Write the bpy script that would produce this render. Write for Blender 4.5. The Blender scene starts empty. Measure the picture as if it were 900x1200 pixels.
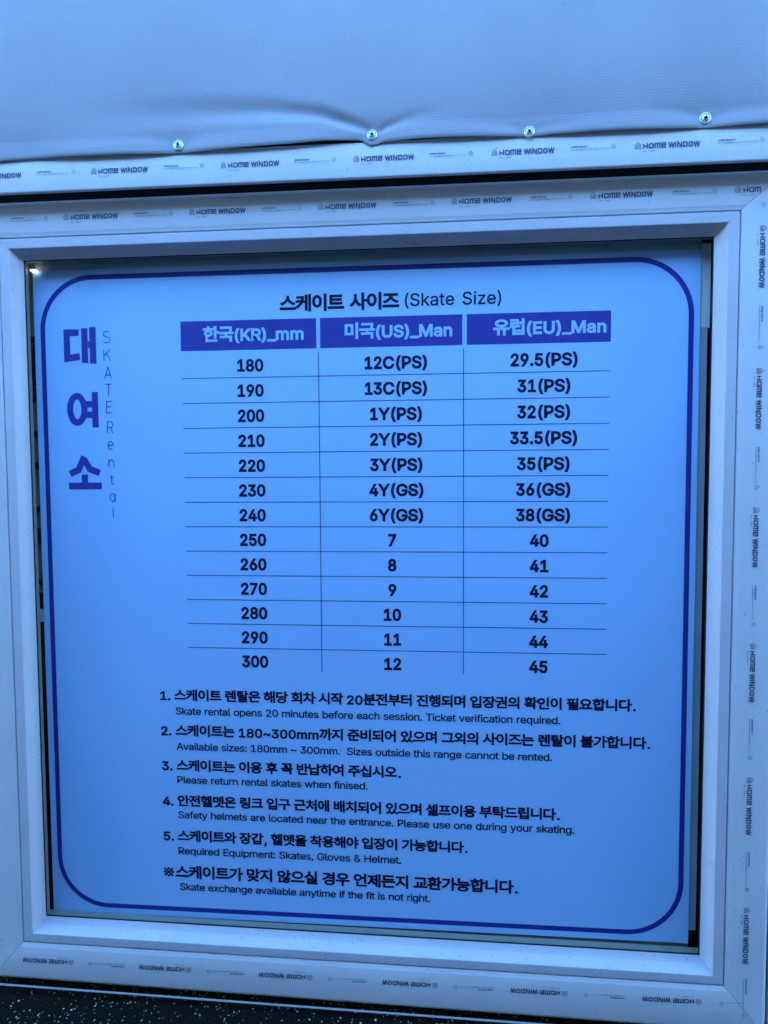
import bpy, bmesh, math, random
from mathutils import Vector, Matrix
random.seed(7)
SC = bpy.context.scene
COL = SC.collection

# ------------------------------------------------------------ camera
def make_camera():
    cd = bpy.data.cameras.new("camera")
    cd.sensor_fit = 'VERTICAL'; cd.sensor_height = 36.0
    cd.lens = 790.0 / 1200.0 * 36.0
    cd.clip_start = 0.02; cd.clip_end = 500.0
    co = bpy.data.objects.new("camera", cd); COL.objects.link(co)
    yaw, pitch, roll = 0.08669071, -0.05433607, 0.00581876
    R = Matrix.Rotation(yaw, 3, 'Z') @ Matrix.Rotation(pitch, 3, 'X') @ Matrix.Rotation(roll, 3, 'Y')
    right, fwd, up = R @ Vector((1, 0, 0)), R @ Vector((0, 1, 0)), R @ Vector((0, 0, 1))
    M = Matrix((right, up, -fwd)).transposed().to_4x4()
    M.translation = Vector((0.69593921, -1.06904929, 0.77620866))
    co.matrix_world = M
    SC.camera = co
make_camera()

# ------------------------------------------------------------ light: blue hour, open sky above and behind the viewer
SUN_ELEV = 8
SUN_AZ = 190.0
SKY_STRENGTH = 0.15
OZONE = 3.8
AIR = 1.0
SUN_STRENGTH = 0.5
SUN_ANGLE = 20
SUN_COLOR = (0.42, 0.66, 1.0)
EXPOSURE = 4.75
BLOCKER_Y = -1.8
BLOCKER_Z = 2.5
GLINT_GLOW = 0.14
def make_light():
    w = bpy.data.worlds.new("World"); SC.world = w; w.use_nodes = True
    nt = w.node_tree; bg = nt.nodes['Background']
    sky = nt.nodes.new('ShaderNodeTexSky'); sky.sky_type = 'NISHITA'; sky.sun_disc = False
    sky.sun_elevation = math.radians(SUN_ELEV); sky.sun_rotation = math.radians(SUN_AZ)
    sky.ozone_density = OZONE; sky.air_density = AIR; sky.dust_density = 0.0
    w.cycles.sampling_method = "MANUAL"; w.cycles.sample_map_resolution = 1024
    nt.links.new(sky.outputs[0], bg.inputs[0]); bg.inputs[1].default_value = SKY_STRENGTH
    sd = bpy.data.lights.new("sun", 'SUN'); sd.energy = SUN_STRENGTH; sd.angle = math.radians(SUN_ANGLE); sd.color = SUN_COLOR
    so = bpy.data.objects.new("sun", sd); COL.objects.link(so)
    el, az = math.radians(SUN_ELEV), math.radians(SUN_AZ)
    d = Vector((math.sin(az) * math.cos(el), math.cos(az) * math.cos(el), math.sin(el)))
    so.rotation_euler = d.to_track_quat('Z', 'Y').to_euler(); so.location = d * 6
make_light()
SC.view_settings.view_transform = 'Standard'; SC.view_settings.look = 'None'
SC.view_settings.exposure = EXPOSURE; SC.view_settings.gamma = 1.0
SC.view_settings.use_curve_mapping = False
SC.render.engine = 'CYCLES'
SC.cycles.use_denoising = True
SC.cycles.denoiser = "OPENIMAGEDENOISE"
SC.cycles.max_bounces = 8
SC.cycles.transparent_max_bounces = 12

# ------------------------------------------------------------ materials
def nodes(name):
    m = bpy.data.materials.new(name); m.use_nodes = True
    nt = m.node_tree; return m, nt, nt.nodes['Principled BSDF']
def N(nt, kind, **kw):
    n = nt.nodes.new(kind)
    for k, v in kw.items():
        if k in n.inputs: n.inputs[k].default_value = v
        else: setattr(n, k, v)
    return n
def plain(name, col, rough=0.5, spec=0.3, metal=0.0, var=0.0, scale=40.0):
    m, nt, b = nodes(name)
    b.inputs['Roughness'].default_value = rough; b.inputs['Specular IOR Level'].default_value = spec
    b.inputs['Metallic'].default_value = metal
    b.inputs['Base Color'].default_value = (*col, 1)
    if var:
        tc = N(nt, 'ShaderNodeTexCoord'); nz = N(nt, 'ShaderNodeTexNoise', Scale=scale, Detail=5.0)
        nt.links.new(tc.outputs['Object'], nz.inputs['Vector'])
        mr = N(nt, 'ShaderNodeMapRange'); mr.inputs[3].default_value = 1 - var; mr.inputs[4].default_value = 1 + var
        nt.links.new(nz.outputs[0], mr.inputs[0])
        hs = N(nt, 'ShaderNodeHueSaturation'); hs.inputs['Color'].default_value = (*col, 1)
        nt.links.new(mr.outputs[0], hs.inputs['Value']); nt.links.new(hs.outputs[0], b.inputs['Base Color'])
    return m

def grained(nt, tc, color_out, scale, amount):
    """fine uneven grain of the surface: a few percent lighter and darker, about a millimetre across"""
    L = nt.links.new
    g = N(nt, 'ShaderNodeTexNoise', Scale=scale, Detail=2.0, Roughness=0.8); L(tc.outputs['Object'], g.inputs['Vector'])
    mr = N(nt, 'ShaderNodeMapRange'); mr.inputs[1].default_value = .25; mr.inputs[2].default_value = .75
    mr.inputs[3].default_value = 1 - amount; mr.inputs[4].default_value = 1 + amount; L(g.outputs[0], mr.inputs[0])
    hs = N(nt, 'ShaderNodeHueSaturation'); L(color_out, hs.inputs['Color']); L(mr.outputs[0], hs.inputs['Value'])
    return hs.outputs[0]
def film_material(name, col, dirt, smear=.14):
    """white window plastic under a thin printed protective film: faint mottling, film ripple, a few specks of dirt"""
    m, nt, b = nodes(name)
    L = nt.links.new
    b.inputs['Roughness'].default_value = 0.42; b.inputs['Specular IOR Level'].default_value = 0.35
    tc = N(nt, 'ShaderNodeTexCoord')
    n1 = N(nt, 'ShaderNodeTexNoise', Scale=9.0, Detail=6.0); L(tc.outputs['Object'], n1.inputs['Vector'])
    mr = N(nt, 'ShaderNodeMapRange'); mr.inputs[1].default_value = .3; mr.inputs[2].default_value = .7
    mr.inputs[3].default_value = .94; mr.inputs[4].default_value = 1.03; L(n1.outputs[0], mr.inputs[0])
    hs = N(nt, 'ShaderNodeHueSaturation'); hs.inputs['Color'].default_value = (*col, 1); L(mr.outputs[0], hs.inputs['Value'])
    # dirt specks: sparse voronoi cells, only where a larger noise is high
    vo = N(nt, 'ShaderNodeTexVoronoi', Scale=170.0); L(tc.outputs['Object'], vo.inputs['Vector'])
    near = N(nt, 'ShaderNodeMath', operation='LESS_THAN'); L(vo.outputs['Distance'], near.inputs[0]); near.inputs[1].default_value = 0.17
    sep = N(nt, 'ShaderNodeSeparateColor'); L(vo.outputs['Color'], sep.inputs[0])
    rare = N(nt, 'ShaderNodeMath', operation='LESS_THAN'); L(sep.outputs[0], rare.inputs[0]); rare.inputs[1].default_value = dirt
    n2 = N(nt, 'ShaderNodeTexNoise', Scale=260.0, Detail=3.0); L(tc.outputs['Object'], n2.inputs['Vector'])
    both = N(nt, 'ShaderNodeMath', operation='MULTIPLY'); L(near.outputs[0], both.inputs[0]); L(rare.outputs[0], both.inputs[1])
    amt = N(nt, 'ShaderNodeMath', operation='MULTIPLY'); L(both.outputs[0], amt.inputs[0]); L(n2.outputs[0], amt.inputs[1])
    mx = N(nt, 'ShaderNodeMix', data_type='RGBA'); L(amt.outputs[0], mx.inputs['Factor'])
    L(hs.outputs[0], mx.inputs['A']); mx.inputs['B'].default_value = (.03, .03, .04, 1)
    sc = N(nt, 'ShaderNodeTexNoise', Scale=34.0, Detail=7.0, Roughness=.7, Distortion=1.5); L(tc.outputs['Object'], sc.inputs['Vector'])
    sr = N(nt, 'ShaderNodeMapRange'); sr.inputs[1].default_value = .60; sr.inputs[2].default_value = .78; sr.inputs[4].default_value = smear; L(sc.outputs[0], sr.inputs[0])
    sm = N(nt, 'ShaderNodeMix', data_type='RGBA'); L(sr.outputs[0], sm.inputs['Factor']); L(mx.outputs['Result'], sm.inputs['A']); sm.inputs['B'].default_value = (.10, .095, .09, 1)
    L(grained(nt, tc, sm.outputs['Result'], 620.0, .13), b.inputs['Base Color'])
    # film ripple and fine grain
    n3 = N(nt, 'ShaderNodeTexNoise', Scale=26.0, Detail=4.0); L(tc.outputs['Object'], n3.inputs['Vector'])
    n4 = N(nt, 'ShaderNodeTexNoise', Scale=900.0, Detail=2.0); L(tc.outputs['Object'], n4.inputs['Vector'])
    b1 = N(nt, 'ShaderNodeBump', Strength=0.2, Distance=0.004); L(n3.outputs[0], b1.inputs['Height'])
    b2 = N(nt, 'ShaderNodeBump', Strength=0.16, Distance=0.0006); L(n4.outputs[0], b2.inputs['Height']); L(b1.outputs[0], b2.inputs['Normal'])
    L(b2.outputs[0], b.inputs['Normal'])
    return m

def fabric_material():
    m, nt, b = nodes("ribbed cover fabric")
    L = nt.links.new
    b.inputs['Roughness'].default_value = 0.75; b.inputs['Specular IOR Level'].default_value = 0.2
    tc = N(nt, 'ShaderNodeTexCoord')
    sx = N(nt, 'ShaderNodeSeparateXYZ'); L(tc.outputs['Object'], sx.inputs[0])
    def thread(out, per):
        a = N(nt, 'ShaderNodeMath', operation='MULTIPLY'); L(out, a.inputs[0]); a.inputs[1].default_value = 2 * math.pi / per
        s = N(nt, 'ShaderNodeMath', operation='SINE'); L(a.outputs[0], s.inputs[0]); return s
    rz, rx = thread(sx.outputs['Z'], .0042), thread(sx.outputs['X'], .0023)
    h2 = N(nt, 'ShaderNodeMath', operation='MULTIPLY'); L(rx.outputs[0], h2.inputs[0]); h2.inputs[1].default_value = .12
    hh = N(nt, 'ShaderNodeMath', operation='ADD'); L(rz.outputs[0], hh.inputs[0]); L(h2.outputs[0], hh.inputs[1])
    nz = N(nt, 'ShaderNodeTexNoise', Scale=700.0, Detail=3.0); L(tc.outputs['Object'], nz.inputs['Vector'])
    n2 = N(nt, 'ShaderNodeTexNoise', Scale=5.0, Detail=4.0); L(tc.outputs['Object'], n2.inputs['Vector'])
    b1 = N(nt, 'ShaderNodeBump', Strength=0.06, Distance=0.0006); L(hh.outputs[0], b1.inputs['Height'])
    b2 = N(nt, 'ShaderNodeBump', Strength=0.16, Distance=0.0008); L(nz.outputs[0], b2.inputs['Height']); L(b1.outputs[0], b2.inputs['Normal'])
    L(b2.outputs[0], b.inputs['Normal'])
    mr = N(nt, 'ShaderNodeMapRange'); mr.inputs[1].default_value = .3; mr.inputs[2].default_value = .7
    mr.inputs[3].default_value = .94; mr.inputs[4].default_value = 1.05; L(n2.outputs[0], mr.inputs[0])
    hs = N(nt, 'ShaderNodeHueSaturation'); hs.inputs['Color'].default_value = (*FABRIC, 1); L(mr.outputs[0], hs.inputs['Value'])
    L(grained(nt, tc, hs.outputs[0], 560.0, .10), b.inputs['Base Color'])
    return m

def rubber_floor_material():
    """black rubber crumb floor with scattered pale flecks of uneven shape"""
    m, nt, b = nodes("black rubber floor with pale flecks")
    L = nt.links.new
    b.inputs['Roughness'].default_value = 0.95; b.inputs['Specular IOR Level'].default_value = 0.04
    tc = N(nt, 'ShaderNodeTexCoord')
    wn = N(nt, 'ShaderNodeTexNoise', Scale=120.0, Detail=3.0); L(tc.outputs['Object'], wn.inputs['Vector'])
    wa = N(nt, 'ShaderNodeMix', data_type='RGBA', blend_type='ADD'); wa.inputs['Factor'].default_value = .008
    L(tc.outputs['Object'], wa.inputs['A']); L(wn.outputs['Color'], wa.inputs['B'])
    prev = None
    for sc, lim, rare in ((140.0, .26, .15), (260.0, .32, .13), (90.0, .21, .06)):
        vo = N(nt, 'ShaderNodeTexVoronoi', Scale=sc); L(wa.outputs['Result'], vo.inputs['Vector'])
        a = N(nt, 'ShaderNodeMath', operation='LESS_THAN'); L(vo.outputs['Distance'], a.inputs[0]); a.inputs[1].default_value = lim
        sp = N(nt, 'ShaderNodeSeparateColor'); L(vo.outputs['Color'], sp.inputs[0])
        r = N(nt, 'ShaderNodeMath', operation='LESS_THAN'); L(sp.outputs[0], r.inputs[0]); r.inputs[1].default_value = rare
        mu = N(nt, 'ShaderNodeMath', operation='MULTIPLY'); L(a.outputs[0], mu.inputs[0]); L(r.outputs[0], mu.inputs[1])
        m2 = N(nt, 'ShaderNodeMath', operation='MULTIPLY'); L(mu.outputs[0], m2.inputs[0]); L(sp.outputs[1], m2.inputs[1])
        if prev is None: prev = m2
        else:
            mm = N(nt, 'ShaderNodeMath', operation='MAXIMUM'); L(prev.outputs[0], mm.inputs[0]); L(m2.outputs[0], mm.inputs[1]); prev = mm
    n2 = N(nt, 'ShaderNodeTexNoise', Scale=400.0, Detail=4.0); L(tc.outputs['Object'], n2.inputs['Vector'])
    cr = N(nt, 'ShaderNodeMapRange'); cr.inputs[3].default_value = .002; cr.inputs[4].default_value = .008; L(n2.outputs[0], cr.inputs[0])
    mx = N(nt, 'ShaderNodeMix', data_type='RGBA'); L(prev.outputs[0], mx.inputs['Factor'])
    L(cr.outputs[0], mx.inputs['A']); mx.inputs['B'].default_value = (.45, .47, .43, 1)
    L(mx.outputs['Result'], b.inputs['Base Color'])
    bp = N(nt, 'ShaderNodeBump', Strength=0.6, Distance=0.002); L(n2.outputs[0], bp.inputs['Height']); L(bp.outputs[0], b.inputs['Normal'])
    return m

def sign_material():
    m, nt, b = nodes("pale blue printed sign sheet")
    L = nt.links.new
    b.inputs['Roughness'].default_value = 0.5; b.inputs['Specular IOR Level'].default_value = 0.25
    tc = N(nt, 'ShaderNodeTexCoord')
    n1 = N(nt, 'ShaderNodeTexNoise', Scale=3.0, Detail=4.0); L(tc.outputs['Object'], n1.inputs['Vector'])
    mr = N(nt, 'ShaderNodeMapRange'); mr.inputs[1].default_value = .3; mr.inputs[2].default_value = .7
    mr.inputs[3].default_value = .97; mr.inputs[4].default_value = 1.02; L(n1.outputs[0], mr.inputs[0])
    hs = N(nt, 'ShaderNodeHueSaturation'); hs.inputs['Color'].default_value = (*SIGN, 1); L(mr.outputs[0], hs.inputs['Value'])
    L(grained(nt, tc, hs.outputs[0], 600.0, .11), b.inputs['Base Color'])
    n2 = N(nt, 'ShaderNodeTexNoise', Scale=500.0, Detail=3.0); L(tc.outputs['Object'], n2.inputs['Vector'])
    bp = N(nt, 'ShaderNodeBump', Strength=0.12, Distance=0.0005); L(n2.outputs[0], bp.inputs['Height']); L(bp.outputs[0], b.inputs['Normal'])
    return m

def glass_material():
    m, nt, b = nodes("clear window glass")
    L = nt.links.new
    out = nt.nodes['Material Output']
    tr = N(nt, 'ShaderNodeBsdfTransparent'); tr.inputs[0].default_value = (.985, .99, .995, 1)
    gl = N(nt, 'ShaderNodeBsdfGlossy', Roughness=0.01)
    fr = N(nt, 'ShaderNodeFresnel', IOR=1.45)
    ge = N(nt, 'ShaderNodeNewGeometry'); ou = N(nt, 'ShaderNodeMath', operation='SUBTRACT'); ou.inputs[0].default_value = 1.0; L(ge.outputs['Backfacing'], ou.inputs[1])
    fo = N(nt, 'ShaderNodeMath', operation='MULTIPLY'); L(fr.outputs[0], fo.inputs[0]); L(ou.outputs[0], fo.inputs[1])   # only the outer face mirrors
    mx = N(nt, 'ShaderNodeMixShader'); L(fo.outputs[0], mx.inputs[0]); L(tr.outputs[0], mx.inputs[1]); L(gl.outputs[0], mx.inputs[2])
    L(mx.outputs[0], out.inputs['Surface'])
    nt.nodes.remove(b)
    return m

FABRIC = (.365, .36, .40)
SIGN = (.40, .65, .99)
M_FILM = film_material("white window plastic", (.66, .645, .69), .05)
M_BEAD_SHADED = film_material("shaded white window plastic", (.58, .55, .61), .06, .2)  # same plastic as the frame, base colour lowered to paint in the bevels' shade
M_FILM_SILL = film_material("white window plastic with grit", (.52, .51, .57), .24, .6)  # grit specks and smears, over a base colour lowered like the other beads
M_FABRIC = fabric_material()
M_FLOOR = rubber_floor_material()
M_SIGN = sign_material()
M_GLASS = glass_material()
M_NAVY = plain("violet blue print", (.050, .054, .34), .45, .25, var=.08)
M_BORDER = plain("royal blue border print", (.024, .034, .30), .45, .25, var=.06)
M_BLACK = plain("near black print", (.010, .009, .042), .5, .2)
M_LINE = plain("thin blue rule print", (.028, .034, .18), .5, .2)
M_FILMINK = plain("grey blue film print", (.075, .09, .16), .5, .25, var=.25, scale=300)
M_FILMINK2 = plain("faint film print", (.085, .10, .175), .5, .25, var=.3, scale=400)
M_GASKET = plain("black rubber gasket", (.012, .012, .013), .6, .3)
M_SPACER = plain("dull aluminium spacer", (.30, .31, .25), .5, .4, .2, var=.15)
M_DARK = plain("dark unlit interior board", (.015, .015, .016), .9, .1)
M_WALL = plain("dark wall sheathing", (.02, .02, .022), .9, .1, var=.3, scale=20)
M_RACK = plain("grey painted rack", (.30, .285, .24), .7, .2, var=.12, scale=30)
M_RACKBAR = plain("black rack bar", (.008, .008, .009), .6, .2)
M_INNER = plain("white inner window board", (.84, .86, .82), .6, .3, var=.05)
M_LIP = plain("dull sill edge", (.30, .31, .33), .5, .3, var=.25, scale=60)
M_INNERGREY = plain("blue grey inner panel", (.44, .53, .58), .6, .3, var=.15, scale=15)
M_ZINC = plain("bright zinc screw", (.80, .88, .84), .28, .5, .35, var=.06, scale=200)
M_RECESS = plain("dark screw recess", (.01, .012, .02), .6, .2)
M_BLOCKER = plain("dark blocker boards", (.03, .035, .045), .8, .1, var=.2, scale=3)

# ------------------------------------------------------------ helpers
def obj(name, verts, faces, mat, parent=None, smooth=None):
    me = bpy.data.meshes.new(name)
    me.from_pydata([tuple(v) for v in verts], [], faces); me.update()
    if isinstance(mat, (list, tuple)):
        for q in mat: me.materials.append(q)
    else: me.materials.append(mat)
    if smooth is not None:
        bm = bmesh.new(); bm.from_mesh(me); bmesh.ops.recalc_face_normals(bm, faces=bm.faces); bm.to_mesh(me); bm.free()
        for p in me.polygons: p.use_smooth = True
        me.set_sharp_from_angle(angle=math.radians(smooth))
    o = bpy.data.objects.new(name, me); COL.objects.link(o)
    if parent: o.parent = parent
    return o
def thing(name, label, cat, loc=(0, 0, 0), group=None):
    o = bpy.data.objects.new(name, None); o.empty_display_size = .05; COL.objects.link(o); o.location = loc
    return tag(o, label, cat, group)
def tag(o, label, cat, group=None):
    o["label"] = label; o["category"] = cat
    if group: o["group"] = group
    return o
def boxes(bl):
    V, F = [], []
    for x0, x1, y0, y1, z0, z1 in bl:
        b = len(V)
        V += [(x0, y0, z0), (x1, y0, z0), (x1, y1, z0), (x0, y1, z0), (x0, y0, z1), (x1, y0, z1), (x1, y1, z1), (x0, y1, z1)]
        F += [tuple(b + i for i in f) for f in ((0, 3, 2, 1), (4, 5, 6, 7), (0, 1, 5, 4), (1, 2, 6, 5), (2, 3, 7, 6), (3, 0, 4, 7))]
    return V, F

# ------------------------------------------------------------ lettering: outlines kept in this script
GLYPHS = {}               # advance and outlines of each character; the numbers are in 1/2000 of the type size
def load_glyphs():
    for code, (adv, polys) in GLYPH_NUMBERS.items():
        ps = [[(p[i] / 2000.0, p[i + 1] / 2000.0) for i in range(0, len(p), 2)] for p in polys]
        GLYPHS[chr(code)] = (adv / 2000.0, list(zip(layers(ps), ps)))
def area(p): return sum(a[0] * c[1] - c[0] * a[1] for a, c in zip(p, p[1:] + p[:1])) / 2
def inside(q, p):
    r = False
    for a, c in zip(p, p[1:] + p[:1]):
        if (a[1] > q[1]) != (c[1] > q[1]) and q[0] < (c[0] - a[0]) * (q[1] - a[1]) / (c[1] - a[1]) + a[0]: r = not r
    return r
def layers(ps):
    """outlines of one glyph that overlap are filled in separate layers; a counter stays with the outline round it"""
    big = max(ps, key=lambda p: abs(area(p))); s = area(big) > 0
    outer = [i for i, p in enumerate(ps) if (area(p) > 0) == s]
    res = [0] * len(ps)
    for n_, i in enumerate(outer): res[i] = n_
    for i, p in enumerate(ps):
        if i not in outer:
            res[i] = next((n_ for n_, j in enumerate(outer) if inside(p[0], ps[j])), 0)
    return res
CAP, HAN = .5087, .90     # cap height of the latin outlines, full height of the hangul ones
def layout(text, cap, han, track=0.0, space=.55, htrack=-.06, digit=1.0):
    """polygons of a line of text, latin scaled to cap height cap and hangul to full height han"""
    x, out, prev = 0.0, [], 0
    for ch in text:
        if ch in '.,' and prev > 0x2000: x += .13 * cap
        prev = ord(ch)
        if ch == ' ': x += space * cap; continue
        if ch == '※':
            s = han * .8; c = (x + s * .55, han * .42)
            out += [(0, p) for p in asterisk(c, s)]; x += s * 1.15; continue
        adv, polys = GLYPHS[ch]
        if ord(ch) > 0x2000:
            k, dy, t = han / HAN, .055 * han, htrack * han
        else:
            k, dy, t = cap / CAP, 0.0, track * cap
        w = k * (digit if ch.isdigit() else 1.0)
        for ly, p in polys: out.append((ly, [(x + a * w, b * k + dy) for a, b in p]))
        x += adv * w + t
    x0 = min(a for ly, p in out for a, b in p); x1 = max(a for ly, p in out for a, b in p)
    return out, x0, x1
def asterisk(c, s):
    out, r = [], s * .5
    for sg in (1, -1):
        d, n = (.7071 * r, .7071 * r * sg), (-.7071 * sg * s * .035, .7071 * s * .035)
        out.append([(c[0] - d[0] - n[0], c[1] - d[1] - n[1]), (c[0] + d[0] - n[0], c[1] + d[1] - n[1]), (c[0] + d[0] + n[0], c[1] + d[1] + n[1]), (c[0] - d[0] + n[0], c[1] - d[1] + n[1])])
    # the two bars cross: cut the second at the first by splitting it in two
    b = out.pop()
    mid0, mid1 = .40, .60
    def lerp(p, q, t): return (p[0] + (q[0] - p[0]) * t, p[1] + (q[1] - p[1]) * t)
    out.append([b[0], lerp(b[0], b[1], mid0), lerp(b[3], b[2], mid0), b[3]])
    out.append([lerp(b[0], b[1], mid1), b[1], b[2], lerp(b[3], b[2], mid1)])
    for dx, dy in ((.36, 0), (-.36, 0), (0, .36), (0, -.36)):
        out.append([(c[0] + dx * s + .075 * s * math.cos(k * math.pi / 4), c[1] + dy * s + .075 * s * math.sin(k * math.pi / 4)) for k in range(8)])
    return out
def text_mesh(name, polys, bold, mat, parent, place):
    """fill the outlines (2D curve), thicken them by bold, lay the result flat with place((x, y, z)) -> world"""
    dg = bpy.context.evaluated_depsgraph_get(); bm = bmesh.new()
    for ly in sorted(set(l for l, p in polys)):
        cu = bpy.data.curves.new(name, 'CURVE'); cu.dimensions = '2D'; cu.fill_mode = 'BOTH'
        cu.bevel_depth = bold; cu.bevel_resolution = 0
        for l, p in polys:
            if l != ly: continue
            s = cu.splines.new('POLY'); s.points.add(len(p) - 1); s.use_cyclic_u = True
            for q, (a, b) in zip(s.points, p): q.co = (a, b, 0, 1)
        tmp = bpy.data.objects.new(name, cu); COL.objects.link(tmp); dg.update()
        part = bpy.data.meshes.new_from_object(tmp.evaluated_get(dg))
        bpy.data.objects.remove(tmp); bpy.data.curves.remove(cu)
        for v in part.vertices: v.co.z += ly * .0002
        bm.from_mesh(part); bpy.data.meshes.remove(part)
    me = bpy.data.meshes.new(name); bm.to_mesh(me); bm.free()
    for v in me.vertices: v.co = place(v.co.x, v.co.y, v.co.z)
    me.name = name; me.materials.clear(); me.materials.append(mat)
    for p in me.polygons: p.use_smooth = False
    o = bpy.data.objects.new(name, me); COL.objects.link(o); o.parent = parent
    return o
YS = .045                  # front of the sign sheet
def sign_text(name, text, x0, x1, base, cap, han, bold, mat, parent, anchor='fit', xs=1.0, lift=.0004, **kw):
    polys, a, b = layout(text, cap - 2 * bold, han - 2 * bold, **kw)
    if anchor == 'fit': k = (x1 - x0 - 2 * bold) / (b - a); ox = x0 + bold - a * k
    else: k = xs; ox = (x0 + x1) / 2 - (a + b) / 2 * k
    polys = [(ly, [(ox + p * k, base + bold + q) for p, q in poly]) for ly, poly in polys]
    return text_mesh(name, polys, bold, mat, parent, lambda x, y, z: Vector((x, YS - lift - z * .15, y)))
def strokes(paths, t, place, name, mat, parent):
    """flat ribbons of width t with mitred bends; each stroke lies a hair above the one before"""
    V, F = [], []
    for si, path in enumerate(paths):
        closed = path[0] == path[-1] and len(path) > 2
        P = [Vector(p) for p in (path[:-1] if closed else path)]
        n = len(P); L, R = [], []
        for i in range(n):
            d0 = (P[i] - P[i - 1]).normalized() if (i > 0 or closed) else None
            d1 = (P[(i + 1) % n] - P[i]).normalized() if (i < n - 1 or closed) else None
            if d0 is None: d0 = d1
            if d1 is None: d1 = d0
            n0, n1 = Vector((-d0.y, d0.x)), Vector((-d1.y, d1.x))
            m = n0 + n1
            m = n0 if m.length < .3 else m / (m.length ** 2) * 2
            L.append(P[i] + m * t / 2); R.append(P[i] - m * t / 2)
        b = len(V); h = .00003 * si
        for i in range(n): V += [place(L[i].x, L[i].y, h), place(R[i].x, R[i].y, h)]
        for i in range(n if closed else n - 1):
            j = (i + 1) % n
            F.append((b + 2 * i, b + 2 * i + 1, b + 2 * j + 1, b + 2 * j))
    return obj(name, V, F, mat, parent)
def arc(cx, cy, rx, ry, a0, a1, n=10):
    return [(cx + rx * math.cos(math.radians(a0 + (a1 - a0) * i / n)), cy + ry * math.sin(math.radians(a0 + (a1 - a0) * i / n))) for i in range(n + 1)]

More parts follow.
